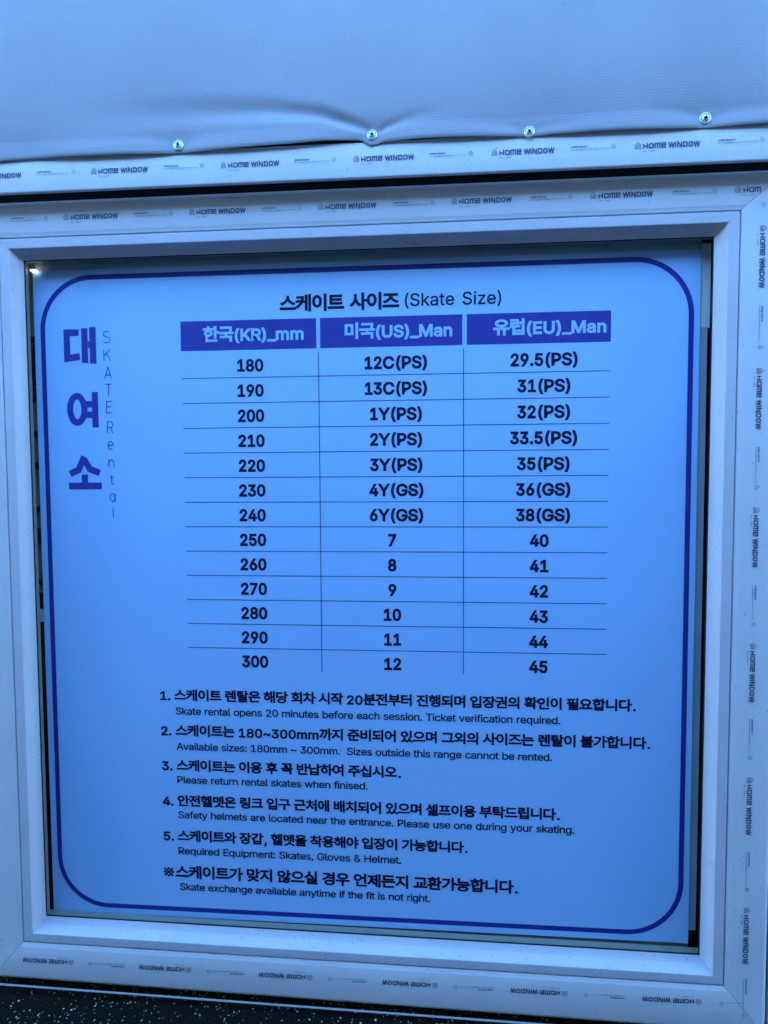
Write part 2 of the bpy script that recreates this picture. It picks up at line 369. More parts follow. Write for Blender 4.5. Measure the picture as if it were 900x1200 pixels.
GLYPH_NUMBERS = {
    38: (895, [[393,-14,300,-4,221,24,156,67,108,124,78,191,68,266,75,327,95,379,169,469,281,558,432,671,473,704,509,750,524,810,516,854,491,890,453,914,403,922,336,906,290,862,274,798,291,726,337,654,408,568,875,0,728,0,343,463,242,585,175,688,157,740,151,797,159,861,182,916,219,963,269,998,330,1020,400,1027,471,1020,531,998,580,963,617,919,640,866,647,808,630,723,583,650,512,586,309,435,220,349,200,307,194,262,200,216,219,175,248,141,286,115,333,98,386,93,445,99,502,118,602,191,642,242,672,303,691,372,698,449,815,449,810,360,793,287,742,185,690,124,666,94,610,47,542,13,468,-7]]),
    40: (546, [[178,413,201,647,263,882,353,1078,472,1078,382,856,323,627,302,413,321,229,376,32,472,-192,353,-192,277,-43,223,109,189,262]]),
    41: (546, [[74,-192,172,36,226,233,244,413,223,627,165,856,74,1078,193,1078,283,882,346,647,368,413,357,260,323,107,268,-45,193,-192]]),
    44: (376, [[75,-239,135,142,274,142,169,-239]]),
    46: (376, [[191,-9,156,-2,126,18,106,47,99,82,106,117,126,147,156,167,191,173,226,167,255,147,275,117,282,82,275,47,255,18,226,-2]]),
    48: (906, [[453,-14,348,2,260,48,189,124,138,227,106,355,96,508,106,661,138,790,190,893,261,969,349,1016,453,1031,558,1016,646,969,716,893,768,790,800,661,811,508,800,355,769,227,717,124,647,48,558,2],[453,99,522,111,580,147,627,207,660,287,681,388,688,508,681,629,660,730,627,811,580,870,522,907,453,919,384,907,326,870,280,811,246,730,225,629,219,508,225,388,246,287,280,207,326,147,384,111]]),
    49: (906, [[153,0,153,109,782,109,782,0],[552,1017,552,0,425,0,425,897,172,716,172,854,397,1017]]),
    50: (906, [[128,0,128,95,468,457,564,565,621,653,640,743,634,794,615,837,585,872,546,898,447,919,392,913,344,895,306,866,278,827,260,779,254,724,131,724,141,810,172,885,221,946,286,992,363,1021,450,1031,536,1022,612,993,675,949,722,890,752,822,762,745,742,635,672,517,534,359,305,121,778,113,778,0]]),
    51: (906, [[436,-14,347,-5,265,19,195,60,140,115,103,183,87,264,219,264,230,215,253,174,287,142,330,118,437,100,550,122,595,149,629,186,651,233,658,290,652,343,632,392,598,434,549,467,484,488,402,495,313,495,313,598,576,897,139,904,139,1017,745,1017,745,921,423,557,423,578,527,577,617,552,689,506,742,445,775,371,786,290,775,206,741,132,687,71,617,25,533,-4]]),
    52: (906, [[79,211,79,317,494,1017,621,1017,217,332,826,325,826,211],[563,0,563,242,563,292,563,635,686,635,686,0]]),
    53: (906, [[442,-14,356,-5,280,22,216,65,166,120,133,186,119,261,244,261,254,217,276,178,347,121,442,100,501,107,552,129,596,163,628,209,649,263,656,324,648,387,627,442,594,489,549,524,496,546,436,554,335,537,256,492,135,505,192,1017,733,1017,733,904,301,904,268,603,355,650,459,667,526,661,588,642,643,611,690,571,729,520,758,462,776,397,782,326,771,233,738,151,686,83,617,30,535,-3]]),
    54: (906, [[453,-14,363,-3,284,29,219,81,169,149,138,231,127,324,135,399,159,478,274,681,505,1017,644,1017,302,522,291,522,330,575,391,614,470,628,557,618,632,589,693,542,739,480,768,403,778,314,767,224,735,145,685,79,620,29,542,-3],[453,97,509,104,557,125,598,159,629,203,648,255,655,314,648,374,629,427,598,470,557,503,509,524,453,531,397,524,348,503,307,471,276,428,256,376,250,317,256,256,276,203,307,159,348,125,397,104]]),
    55: (906, [[194,0,647,897,124,904,124,1017,781,1017,781,897,330,0]]),
    56: (906, [[453,-14,356,-5,271,23,201,66,148,124,115,192,104,270,110,333,130,390,161,441,202,482,251,512,305,529,238,564,185,616,152,683,141,761,151,834,181,900,229,954,292,996,367,1022,453,1031,537,1022,612,996,675,954,723,900,753,834,763,761,752,684,719,616,667,564,601,534,654,512,702,482,743,441,775,390,795,333,802,270,790,192,757,124,704,66,634,23,549,-5],[453,98,516,104,569,121,613,147,646,183,666,227,673,277,666,331,645,377,611,416,566,446,512,464,453,470,392,464,338,446,294,416,259,377,238,331,231,277,238,227,258,183,290,147,335,121,389,104],[453,579,548,601,586,626,614,661,632,703,638,751,633,799,615,840,587,874,550,899,453,920,355,899,317,874,289,840,272,799,266,751,272,703,289,661,318,626,355,601]]),
    57: (906, [[452,1031,542,1020,620,988,686,937,736,869,767,787,778,694,770,619,745,539,630,337,401,0,261,0,603,495,615,495,575,442,513,404,436,389,349,399,274,428,212,475,166,538,137,614,127,703,138,793,169,873,219,939,285,989,364,1020],[452,920,397,913,348,892,307,859,277,815,257,762,251,703,257,643,277,591,307,547,348,515,397,494,452,487,508,494,557,514,598,547,629,590,648,642,655,701,648,761,629,814,598,858,558,892,508,913]]),
    58: (376, [[191,-9,156,-2,126,18,106,47,99,82,106,117,126,147,156,167,191,173,226,167,255,147,275,117,282,82,275,47,255,18,226,-2],[191,541,156,548,126,568,106,597,99,632,106,668,126,697,156,717,191,724,226,717,255,697,275,668,282,632,275,597,255,568,226,548]]),
    65: (959, [[33,0,403,1017,552,1017,926,0,790,0,574,605,528,744,464,957,490,957,426,742,381,605,170,0],[220,284,220,397,740,397,740,284]]),
    67: (1020, [[535,-14,410,2,300,50,209,127,139,230,95,358,81,508,95,658,139,786,209,890,300,967,410,1015,535,1031,680,1009,746,981,804,942,854,894,896,837,926,771,946,696,817,696,779,789,715,857,631,898,535,912,446,900,367,864,301,807,250,728,218,628,207,508,218,389,250,289,301,210,368,153,446,118,535,106,631,120,715,161,779,229,817,321,946,321,927,247,896,181,855,124,805,76,746,37,681,9,610,-8]]),
    69: (837, [[120,0,120,1017,745,1017,745,903,249,903,249,572,711,572,711,457,249,457,249,114,750,114,750,0]]),
    71: (1041, [[537,-14,410,2,299,50,207,127,138,231,95,359,81,508,95,658,138,786,207,890,298,967,407,1015,530,1031,608,1025,681,1007,747,978,806,939,857,890,898,833,929,768,948,697,816,697,774,786,712,854,631,897,531,912,444,900,366,865,301,807,250,728,218,628,207,508,218,389,250,290,301,211,368,153,448,118,537,106,618,115,689,142,748,187,792,247,820,320,830,405,869,398,565,398,565,511,956,511,956,400,942,283,902,182,837,99,753,38,652,-1]]),
    72: (1034, [[120,0,120,1017,249,1017,249,578,785,578,785,1017,914,1017,914,0,785,0,785,464,249,464,249,0]]),
    75: (933, [[209,291,209,432,278,522,349,607,423,688,727,1017,897,1017,462,552],[120,0,120,1017,249,1017,249,668,248,450,249,386,249,0],[744,0,376,518,456,619,897,0]]),
    77: (1256, [[120,0,120,1017,303,1017,554,374,575,318,598,245,623,168,643,98,615,98,636,165,660,242,684,316,705,374,953,1017,1136,1017,1136,0,1009,0,1009,582,1009,654,1010,737,1012,826,1014,914,1026,914,995,819,964,726,935,644,912,582,684,0,572,0,341,582,318,642,290,722,258,815,224,914,238,914,240,832,242,743,243,657,244,582,244,0]]),
    80: (889, [[120,0,120,1017,470,1017,578,1007,665,975,732,925,779,859,808,782,817,695,808,609,779,531,732,465,665,414,578,382,470,371,219,371,219,485,465,485,537,492,594,512,637,545,666,587,683,638,689,695,683,752,666,803,637,845,594,877,537,897,464,904,249,904,249,0]]),
    82: (898, [[120,0,120,1017,472,1017,579,1007,666,977,733,929,781,866,809,790,819,704,809,618,781,543,733,481,666,434,579,405,472,395,193,395,193,510,467,510,539,516,595,534,638,562,667,601,685,649,690,704,685,761,667,809,638,849,595,879,538,898,466,904,249,904,249,0],[706,0,460,458,606,458,856,0]]),
    83: (893, [[447,-18,344,-9,255,18,182,62,128,120,92,191,76,273,209,273,221,219,247,175,285,142,333,117,447,98,513,104,572,121,621,147,659,184,683,228,691,279,684,323,664,358,592,409,490,445,367,479,255,521,172,578,121,652,104,745,115,826,150,896,204,953,275,996,360,1022,454,1031,549,1022,632,995,701,953,754,897,788,831,802,756,675,756,653,824,604,875,535,906,450,917,388,912,335,896,290,870,257,836,237,796,230,751,238,704,262,667,339,616,425,587,529,559,623,527,717,475,789,395,810,341,817,277,806,198,773,127,720,67,647,21,555,-8]]),
    84: (897, [[64,903,64,1017,834,1017,834,903,513,903,513,0,385,0,385,903]]),
    85: (1034, [[518,-16,405,-5,308,31,229,87,169,160,132,247,120,346,120,1017,249,1017,249,356,257,287,281,226,321,175,374,136,440,111,518,103,596,111,661,136,714,175,753,226,777,287,785,356,785,1017,914,1017,914,346,902,247,865,160,806,87,727,31,630,-5]]),
    89: (944, [[407,0,407,417,33,1017,182,1017,384,689,445,584,499,461,447,461,502,586,561,689,762,1017,910,1017,536,417,536,0]]),
    95: (638, [[638,0,638,-113,0,-113,0,0]]),
    97: (778, [[320,-17,251,-10,189,10,136,43,95,89,69,147,61,216,67,275,86,322,116,358,155,386,251,421,356,440,467,453,531,470,546,485,551,509,533,593,480,644,391,662,298,645,235,602,200,548,82,582,114,644,157,692,209,727,266,751,388,769,478,759,572,721,612,687,645,640,666,580,673,503,673,0,553,0,553,104,545,104,504,49,431,2],[341,91,404,97,456,117,497,148,527,186,545,230,551,276,551,380,519,364,463,352,400,342,351,336,269,317,207,279,189,249,184,210,204,144,259,104]]),
    98: (849, [[459,-16,396,-10,345,8,276,62,236,117,224,117,224,0,105,0,105,1017,227,1017,227,638,236,638,275,691,343,745,393,763,458,769,548,757,626,721,691,663,740,585,770,489,780,378,770,265,740,169,691,91,626,32,548,-4],[440,94,505,103,559,131,601,175,632,233,650,302,656,379,650,455,632,522,602,579,560,623,506,650,440,660,376,651,322,624,280,582,250,526,231,458,225,379,232,299,250,230,281,173,323,130,377,103]]),
    99: (791, [[414,-16,318,-4,234,33,164,92,112,170,79,265,68,375,79,486,112,582,164,661,234,720,318,757,414,769,520,754,610,712,680,644,723,554,606,524,581,578,540,621,484,650,414,660,346,650,290,620,247,575,217,517,199,449,193,375,199,302,217,235,247,177,290,132,346,103,414,93,485,103,541,132,583,177,608,234,726,205,682,112,612,43,521,-1]]),
    100: (849, [[391,-16,301,-4,223,32,158,91,109,169,79,265,68,378,79,489,110,585,159,663,224,721,302,757,391,769,455,763,506,745,575,691,612,638,621,638,621,1017,744,1017,744,0,625,0,625,117,613,117,574,62,505,8,454,-10],[409,94,473,103,526,130,568,173,599,230,617,299,623,379,617,458,599,526,569,582,527,624,473,651,409,660,343,650,289,623,247,579,217,522,199,455,193,379,199,302,217,233,248,175,290,131,344,103]]),
    101: (808, [[424,-16,321,-4,234,33,163,92,111,170,79,265,68,374,79,483,111,579,162,659,230,719,314,756,410,769,532,748,588,721,638,682,681,630,714,564,735,483,742,388,742,339,150,339,150,442,676,442,619,404,613,475,595,537,566,589,525,628,473,652,410,660,346,652,293,627,249,588,218,539,198,483,192,422,192,355,199,277,221,212,256,161,302,123,359,100,425,92,507,105,571,145,611,211,730,182,706,126,670,79,623,39,565,9,499,-10]]),
    102: (507, [[456,759,456,654,13,654,13,759],[161,0,161,863,169,923,191,972,226,1010,270,1038,375,1060,445,1054,485,1042,455,937,430,944,389,948,341,941,309,920,290,885,283,837,283,0]]),
    103: (850, [[414,-301,335,-296,268,-279,165,-220,101,-139,203,-81,243,-132,309,-177,414,-195,498,-184,564,-150,608,-93,623,-12,623,137,612,137,573,83,505,31,454,15,390,10,303,20,225,53,160,107,110,180,79,272,68,382,79,492,110,587,159,664,225,721,303,757,392,769,456,763,507,746,576,692,615,638,626,638,626,759,745,759,745,-18,734,-108,701,-180,649,-234,581,-272,502,-294],[410,118,474,126,527,150,569,189,600,242,619,308,625,385,619,461,600,528,570,583,528,624,474,651,410,660,344,650,290,623,248,580,217,525,199,459,193,385,199,310,217,245,248,192,291,152,345,126]]),
    104: (820, [[227,453,227,0,105,0,105,1017,227,1017,227,575,205,575,247,664,304,724,374,758,455,769,527,761,590,737,642,697,681,642,706,569,714,481,714,0,592,0,592,470,580,549,546,609,491,646,420,658,368,652,322,635,283,606,253,565,234,515]]),
    105: (333, [[105,0,105,759,227,759,227,0],[167,886,135,892,108,909,89,935,83,966,89,998,108,1024,135,1042,167,1047,200,1042,228,1024,246,998,253,966,246,935,228,909,200,892]]),
    107: (761, [[220,273,220,423,241,423,569,759,720,759,368,399,354,399],[105,0,105,1017,227,1017,227,0],[588,0,296,371,382,457,744,0]]),
    108: (378, [[279,-5,202,6,148,40,116,95,105,169,105,1017,227,1017,227,197,240,125,260,109,292,104,321,105,339,109,361,5,323,-2]]),
    109: (1220, [[105,0,105,759,224,759,225,591,215,591,235,646,265,692,344,752,438,772,514,760,575,721,618,663,642,589,625,589,644,642,674,686,761,750,873,772,937,765,994,744,1043,708,1081,657,1106,591,1114,510,1114,0,991,0,991,507,980,578,945,625,895,652,837,661,789,656,748,639,691,580,671,494,671,0,548,0,548,520,538,577,506,622,458,651,399,661,315,640,280,614,252,578,233,532,227,476,227,0]]),
    110: (819, [[227,453,227,0,105,0,105,759,223,759,224,575,205,575,247,664,304,724,374,758,455,769,527,761,590,737,642,697,681,642,706,569,714,481,714,0,592,0,592,470,580,549,546,609,491,646,420,658,368,652,322,635,283,606,253,565,234,515]]),
    111: (830, [[414,-16,318,-4,234,33,164,92,112,170,79,265,68,375,79,486,112,582,164,661,234,720,318,757,414,769,512,757,597,720,667,661,719,582,751,486,762,375,751,265,719,170,667,92,597,33,512,-4],[414,93,484,103,540,132,584,177,614,235,632,302,638,375,632,448,614,516,584,575,540,620,484,650,414,660,346,650,290,620,247,575,217,517,199,449,193,375,199,302,217,235,247,177,290,132,346,103]]),
    112: (849, [[105,-285,105,759,224,759,224,638,236,638,274,691,343,745,393,763,458,769,548,757,626,721,691,663,740,585,770,489,780,378,770,265,740,169,691,91,626,32,548,-4,459,-16,396,-10,345,8,276,62,236,117,227,117,227,-285],[440,94,505,103,559,131,601,175,632,233,650,302,656,379,650,455,632,522,602,579,560,623,506,650,440,660,376,651,322,624,280,582,250,526,231,458,225,379,232,299,250,230,281,173,323,130,377,103]]),
    113: (849, [[744,-285,621,-285,621,117,612,117,574,62,505,8,454,-10,391,-16,301,-4,223,32,158,91,109,169,79,265,68,378,79,489,110,585,159,663,224,721,302,757,391,769,455,763,506,745,575,691,613,638,625,638,625,759,744,759],[409,94,473,103,526,130,568,173,599,230,617,299,623,379,617,458,599,526,569,582,527,624,473,651,409,660,343,650,289,623,247,579,217,522,199,455,193,379,199,302,217,233,248,175,290,131,344,103]]),
    114: (518, [[105,0,105,759,223,759,223,642,260,694,305,734,362,761,426,770,459,769,487,767,487,645,460,649,414,651,363,646,318,629,280,603,252,567,233,524,227,474,227,0]]),
    115: (730, [[364,-16,290,-11,224,7,169,36,124,76,91,127,71,188,188,213,210,159,248,121,300,98,363,91,434,99,489,125,524,162,536,206,529,242,508,271,473,294,424,310,298,340,208,371,144,416,106,475,94,548,103,609,130,663,173,707,230,741,298,762,374,769,446,763,508,745,558,716,598,678,648,580,536,554,516,595,485,631,439,657,375,665,312,657,262,634,228,598,217,554,225,516,248,487,343,446,459,419,549,387,612,343,650,285,662,213,653,150,625,94,580,48,520,13,447,-9]]),
    116: (455, [[408,759,408,654,13,654,13,759],[130,942,252,942,252,195,257,152,272,123,299,105,341,100,370,102,404,107,426,3,384,-5,337,-8,249,5,184,43,143,104,130,186]]),
    117: (820, [[365,-10,293,-2,230,22,178,61,138,117,113,190,105,278,105,759,227,759,227,288,239,209,274,150,329,113,400,100,452,106,498,124,537,153,567,194,586,245,592,305,592,759,714,759,714,0,596,0,596,184,615,184,572,93,514,34,444,1]]),
    118: (778, [[325,0,35,759,169,759,330,310,374,174,411,42,368,42,406,174,448,310,610,759,743,759,453,0]]),
    119: (1134, [[275,0,45,759,174,759,267,427,308,273,350,83,330,83,371,269,412,427,504,759,633,759,723,427,763,271,804,83,783,83,826,270,867,427,960,759,1089,759,859,0,737,0,638,343,609,450,581,561,553,675,581,675,553,561,525,449,496,343,397,0]]),
    120: (757, [[42,0,343,436,342,342,57,759,200,759,295,611,358,507,414,412,351,412,405,507,466,611,563,759,703,759,417,337,417,428,716,0,574,0,462,171,400,272,346,363,409,363,357,272,296,171,183,0]]),
    121: (778, [[95,-277,123,-171,143,-175,208,-178,260,-148,301,-71,325,-3,35,759,169,759,330,310,374,173,411,42,367,42,405,174,448,310,610,759,743,759,408,-116,353,-214,279,-271,183,-290,129,-286]]),
    122: (761, [[83,0,83,91,508,639,96,646,96,759,665,759,665,662,252,120,677,113,677,0]]),
    126: (906, [[104,300,111,376,131,436,164,480,206,510,302,533,395,511,492,441,550,397,597,384,635,392,664,415,683,453,689,505,800,505,794,429,773,370,740,326,699,296,602,273,508,295,413,363,355,408,307,421,271,414,242,393,222,355,216,300]]),
    44032: (1840, [[1324,1654,1324,-154,1490,-154,1490,782,1778,782,1778,920,1490,920,1490,1654],[194,1460,194,1322,858,1322,810,1075,711,850,561,647,361,469,110,316,202,188,513,383,744,614,903,874,995,1158,1024,1460]]),
    44049: (1840, [[360,592,360,-132,1504,-132,1504,592,1338,592,1338,366,526,366,526,592],[526,234,1338,234,1338,4,526,4],[1336,1654,1336,674,1504,674,1504,1088,1770,1088,1770,1226,1504,1226,1504,1654],[184,1544,184,1410,832,1410,788,1244,691,1096,543,969,347,866,104,788,166,652,458,751,693,891,868,1071,977,1289,1014,1544]]),
    44221: (1840, [[1000,550,797,535,631,490,506,418,427,321,400,202,427,82,506,-15,631,-88,797,-133,1000,-148,1202,-133,1368,-88,1492,-15,1571,82,1598,202,1571,321,1492,418,1368,490,1202,535],[1000,418,1230,392,1380,318,1434,202,1380,86,1230,12,1000,-14,769,12,618,86,564,202,618,318,769,392],[216,1518,216,1382,852,1382,805,1204,706,1044,557,906,362,791,124,702,192,570,539,715,803,922,970,1186,1422,1186,1422,944,950,944,950,808,1422,808,1422,570,1588,570,1588,1652,1422,1652,1422,1320,1012,1320,1032,1518]]),
    44368: (1840, [[270,1472,270,1336,1380,1336,1380,1274,1372,917,1316,488,1480,470,1536,912,1544,1274,1544,1472],[948,832,948,236,666,236,666,832,500,832,500,236,100,236,100,98,1734,98,1734,236,1112,236,1112,832]]),
    44396: (1840, [[100,760,100,622,830,622,830,-158,996,-158,996,622,1734,622,1734,760,1470,760,1514,1103,1520,1378,1520,1536,304,1536,304,1402,1356,1402,1356,1378,1349,1103,1300,760]]),
    44397: (1840, [[270,456,270,322,1372,322,1372,-156,1538,-156,1538,456,1000,456,1000,786,1740,786,1740,922,1482,922,1522,1208,1528,1436,1528,1568,308,1568,308,1432,1364,1432,1358,1207,1316,922,100,922,100,786,834,786,834,456]]),
    44428: (1840, [[250,1544,250,1410,930,1410,921,1221,888,960,469,943,88,938,110,802,598,812,598,404,762,404,762,820,1018,843,1270,878,1258,998,1054,974,1089,1274,1094,1474,1094,1544],[1028,670,1028,536,1420,536,1420,286,1588,286,1588,1652,1420,1652,1420,670],[354,436,354,-116,1632,-116,1632,20,520,20,520,436]]),
    44536: (1840, [[100,246,100,108,1734,108,1734,246],[278,1462,278,1326,1352,1326,1352,1280,1343,903,1280,418,1448,400,1508,901,1516,1280,1516,1462]]),
    44540: (1840, [[100,822,100,686,1740,686,1740,822,1482,822,1522,1149,1528,1406,1528,1546,308,1546,308,1410,1364,1410,1358,1149,1314,822],[316,484,316,-114,1582,-114,1582,22,480,22,480,484]]),
    44620: (1840, [[1354,1654,1354,-156,1520,-156,1520,770,1790,770,1790,908,1520,908,1520,1654],[150,1458,150,1320,486,1320,435,969,309,643,92,346,224,252,393,469,512,701,589,945,630,1199,642,1458],[700,1458,700,1320,980,1320,939,938,823,566,606,224,740,132,909,379,1024,643,1093,916,1127,1190,1136,1458]]),
    44845: (1840, [[280,468,280,332,1362,332,1362,-146,1528,-146,1528,468],[940,1574,940,1440,1388,1440,1378,1241,1336,966,1498,946,1544,1272,1550,1494,1550,1574],[870,1156,870,794,102,794,102,658,1732,658,1732,794,1034,794,1034,1156],[242,1574,242,1440,628,1440,610,1245,546,968,706,944,780,1288,790,1512,790,1574]]),
    45225: (1840, [[362,616,362,-132,1504,-132,1504,616,1338,616,1338,378,526,378,526,616],[526,242,1338,242,1338,4,526,4],[1338,1652,1338,710,1504,710,1504,1112,1772,1112,1772,1250,1504,1250,1504,1652],[186,936,186,796,330,796,738,814,1174,876,1154,1014,740,953,352,936,352,1570,186,1570]]),
    45716: (1840, [[98,732,98,598,1738,598,1738,732],[320,1588,320,976,1550,976,1550,1110,484,1110,484,1588],[308,416,308,-112,1560,-112,1560,24,474,24,474,416]]),
    45733: (1840, [[100,806,100,670,1736,670,1736,806],[916,510,703,496,531,454,403,387,323,295,296,180,323,66,403,-25,531,-92,703,-134,916,-148,1128,-134,1300,-92,1428,-25,1507,66,1534,180,1507,295,1428,387,1300,454,1128,496],[916,378,1159,355,1313,288,1368,180,1313,74,1159,6,916,-18,673,6,518,74,464,180,518,288,673,355],[322,1618,322,1016,1548,1016,1548,1152,486,1152,486,1618]]),
    45768: (1840, [[1416,1654,1416,-156,1580,-156,1580,1654],[214,454,214,310,362,310,795,329,1250,398,1228,538,793,474,378,454,378,1476,214,1476]]),
    45796: (1840, [[1324,1654,1324,-158,1490,-158,1490,802,1786,802,1786,940,1490,940,1490,1654],[178,1478,178,294,320,294,771,305,1176,354,1156,496,770,447,342,434,342,1342,1016,1342,1016,1478]]),
    45817: (1840, [[928,540,725,525,559,481,436,410,359,314,332,194,359,74,436,-22,559,-93,725,-137,928,-152,1130,-137,1294,-93,1417,-22,1494,74,1520,194,1494,314,1417,410,1294,481,1130,525],[928,406,1158,381,1307,309,1360,194,1307,80,1158,8,928,-18,696,8,547,80,494,194,547,309,696,381],[1338,1654,1338,578,1506,578,1506,1046,1770,1046,1770,1184,1506,1184,1506,1654],[180,1516,180,722,320,722,793,733,1166,782,1148,918,793,870,344,858,344,1380,978,1380,978,1516]]),
    46104: (1840, [[1408,1654,1408,-158,1574,-158,1574,1654],[132,234,699,246,1304,302,1290,424,780,386,780,738,1168,738,1168,874,408,874,408,1348,1160,1348,1160,1482,244,1482,244,738,614,738,614,380,110,374]]),
    46300: (1840, [[100,228,100,90,1740,90,1740,228],[308,1486,308,650,1550,650,1550,786,472,786,472,1350,1532,1350,1532,1486]]),
    46304: (1840, [[100,740,100,606,1736,606,1736,740],[306,1576,306,938,1548,938,1548,1074,472,1074,472,1442,1532,1442,1532,1576],[310,414,310,-114,1562,-114,1562,22,474,22,474,414]]),
    47101: (1840, [[412,572,412,-132,1588,-132,1588,572,1424,572,1424,356,576,356,576,572],[576,224,1424,224,1424,4,576,4],[1084,1278,1084,1140,1422,1140,1422,658,1588,658,1588,1652,1422,1652,1422,1278],[172,1578,172,1444,810,1444,810,1214,176,1214,176,706,312,706,735,716,1134,758,1120,894,741,852,340,842,340,1086,972,1086,972,1578]]),
    47116: (1840, [[1466,1652,1466,292,1624,292,1624,1652],[178,1506,178,1374,656,1374,656,1112,182,1112,182,572,298,572,649,582,974,626,956,758,659,717,344,706,344,986,818,986,818,1506],[1110,1620,1110,1154,890,1154,890,1016,1110,1016,1110,340,1268,340,1268,1620],[444,428,444,-116,1678,-116,1678,20,610,20,610,428]]),
    47549: (1840, [[1416,1652,1416,658,1582,658,1582,1652],[414,568,414,-132,1582,-132,1582,568,1418,568,1418,356,578,356,578,568],[578,224,1418,224,1418,4,578,4],[190,1566,190,1430,848,1430,848,1204,194,1204,194,696,340,696,792,707,1218,754,1198,890,790,844,356,834,356,1074,1010,1074,1010,1566]]),
    47553: (1840, [[1416,1652,1416,540,1582,540,1582,1652],[986,502,778,488,609,447,484,381,407,290,380,176,407,62,484,-29,609,-96,778,-138,986,-152,1194,-138,1363,-96,1489,-29,1567,62,1594,176,1567,290,1489,381,1363,447,1194,488],[986,370,1223,347,1375,281,1428,176,1375,70,1223,3,986,-20,749,3,597,70,544,176,597,281,749,347],[190,1538,190,1402,848,1402,848,1168,194,1168,194,650,340,650,792,661,1218,708,1198,844,790,799,356,788,356,1040,1010,1040,1010,1538]]),
    47582: (1840, [[174,1530,174,756,1006,756,1006,1530],[844,1396,844,890,336,890,336,1396],[1338,1654,1338,622,1504,622,1504,1082,1770,1082,1770,1220,1504,1220,1504,1654],[350,516,350,382,854,382,764,202,558,62,280,-20,342,-148,593,-77,800,43,942,204,1085,43,1293,-78,1542,-150,1604,-22,1328,62,1122,203,1030,382,1534,382,1534,516]]),
    47719: (1840, [[1466,1654,1466,432,1626,432,1626,1654],[722,1366,722,830,336,830,336,1366],[180,1496,180,704,878,704,878,1044,1120,1044,1120,604,1278,604,1278,1614,1120,1614,1120,1182,878,1182,878,1496],[940,522,940,462,907,326,817,205,682,104,516,28,330,-18,390,-148,651,-72,871,58,1022,236,1175,58,1395,-72,1656,-148,1716,-18,1531,28,1365,104,1230,205,1139,326,1106,462,1106,522]]),
    47728: (1840, [[832,1344,832,434,336,434,336,1344],[994,1084,1424,1084,1424,722,994,722],[1424,1654,1424,1220,994,1220,994,1476,172,1476,172,302,994,302,994,586,1424,586,1424,-158,1588,-158,1588,1654]]),
    48120: (1840, [[202,1476,202,298,1034,298,1034,1476],[874,1344,874,432,366,432,366,1344],[1414,1654,1414,-158,1580,-158,1580,1654]]),
    48152: (1840, [[174,1522,174,628,1012,628,1012,1522,848,1522,848,1220,338,1220,338,1522],[338,1090,848,1090,848,762,338,762],[1338,1652,1338,324,1504,324,1504,968,1770,968,1770,1106,1504,1106,1504,1652],[378,452,378,-116,1584,-116,1584,20,542,20,542,452]]),
    48176: (1840, [[164,1482,164,296,856,296,856,1482,702,1482,702,1042,322,1042,322,1482],[322,908,702,908,702,432,322,432],[1076,1616,1076,-64,1234,-64,1234,800,1478,800,1478,-156,1638,-156,1638,1654,1478,1654,1478,938,1234,938,1234,1616]]),
    48512: (1840, [[306,1580,306,798,1530,798,1530,1580,1364,1580,1364,1332,470,1332,470,1580],[470,1198,1364,1198,1364,934,470,934],[98,582,98,448,832,448,832,-156,996,-156,996,448,1738,448,1738,582]]),
    48516: (1840, [[316,1596,316,872,1520,872,1520,1596,1356,1596,1356,1366,480,1366,480,1596],[480,1238,1356,1238,1356,1006,480,1006],[98,698,98,564,848,564,848,214,1012,214,1012,564,1738,564,1738,698],[306,376,306,-116,1556,-116,1556,20,470,20,470,376]]),
    48520: (1840, [[316,1626,316,1028,1520,1028,1520,1626,1356,1626,1356,1456,480,1456,480,1626],[480,1330,1356,1330,1356,1158,480,1158],[302,-6,302,-136,1578,-136,1578,-6,464,-6,464,168,1524,168,1524,572,998,572,998,746,1734,746,1734,882,100,882,100,746,832,746,832,572,298,572,298,446,1362,446,1362,288,302,288]]),
    48708: (1840, [[1414,1654,1414,-158,1580,-158,1580,1654],[202,1500,202,278,1054,278,1054,1500,890,1500,890,1024,368,1024,368,1500],[368,892,890,892,890,416,368,416]]),
    49324: (1840, [[542,1498,542,1174,479,846,313,559,74,364,176,230,366,374,519,580,626,830,732,595,881,402,1064,266,1166,398,933,585,768,859,706,1174,706,1498],[1324,1654,1324,-156,1490,-156,1490,780,1786,780,1786,922,1490,922,1490,1654]]),
    49472: (1840, [[1466,1652,1466,690,1624,690,1624,1652],[1112,1618,1112,1314,836,1314,836,1178,1112,1178,1112,704,1270,704,1270,1618],[474,1578,474,1394,429,1176,302,976,100,830,192,704,349,809,472,951,556,1120,635,971,749,848,900,758,988,884,797,1009,676,1185,634,1386,634,1578],[434,-2,434,-136,1694,-136,1694,-2,598,-2,598,184,1624,184,1624,608,430,608,430,476,1462,476,1462,310,434,310]]),
    49828: (1840, [[100,226,100,88,1740,88,1740,226],[824,1528,824,1390,786,1211,684,1048,535,911,358,807,168,746,242,608,512,713,748,891,912,1128,1077,890,1313,712,1582,608,1658,746,1467,806,1288,910,1139,1048,1036,1211,998,1390,998,1528]]),
    49884: (1840, [[1414,1654,1414,-158,1580,-158,1580,1654],[576,1498,576,1174,510,838,336,549,90,358,192,220,389,364,550,572,662,826,774,586,932,391,1124,256,1224,388,981,573,808,851,742,1174,742,1498]]),
    49892: (1840, [[1416,1654,1416,718,1580,718,1580,1654],[418,-2,418,-136,1644,-136,1644,-2,578,-2,578,190,1582,190,1582,626,412,626,412,494,1418,494,1418,316,418,316],[570,1602,570,1464,512,1213,352,1005,112,866,196,734,393,839,549,992,656,1182,764,1005,919,865,1112,768,1194,898,957,1028,797,1225,738,1464,738,1602]]),
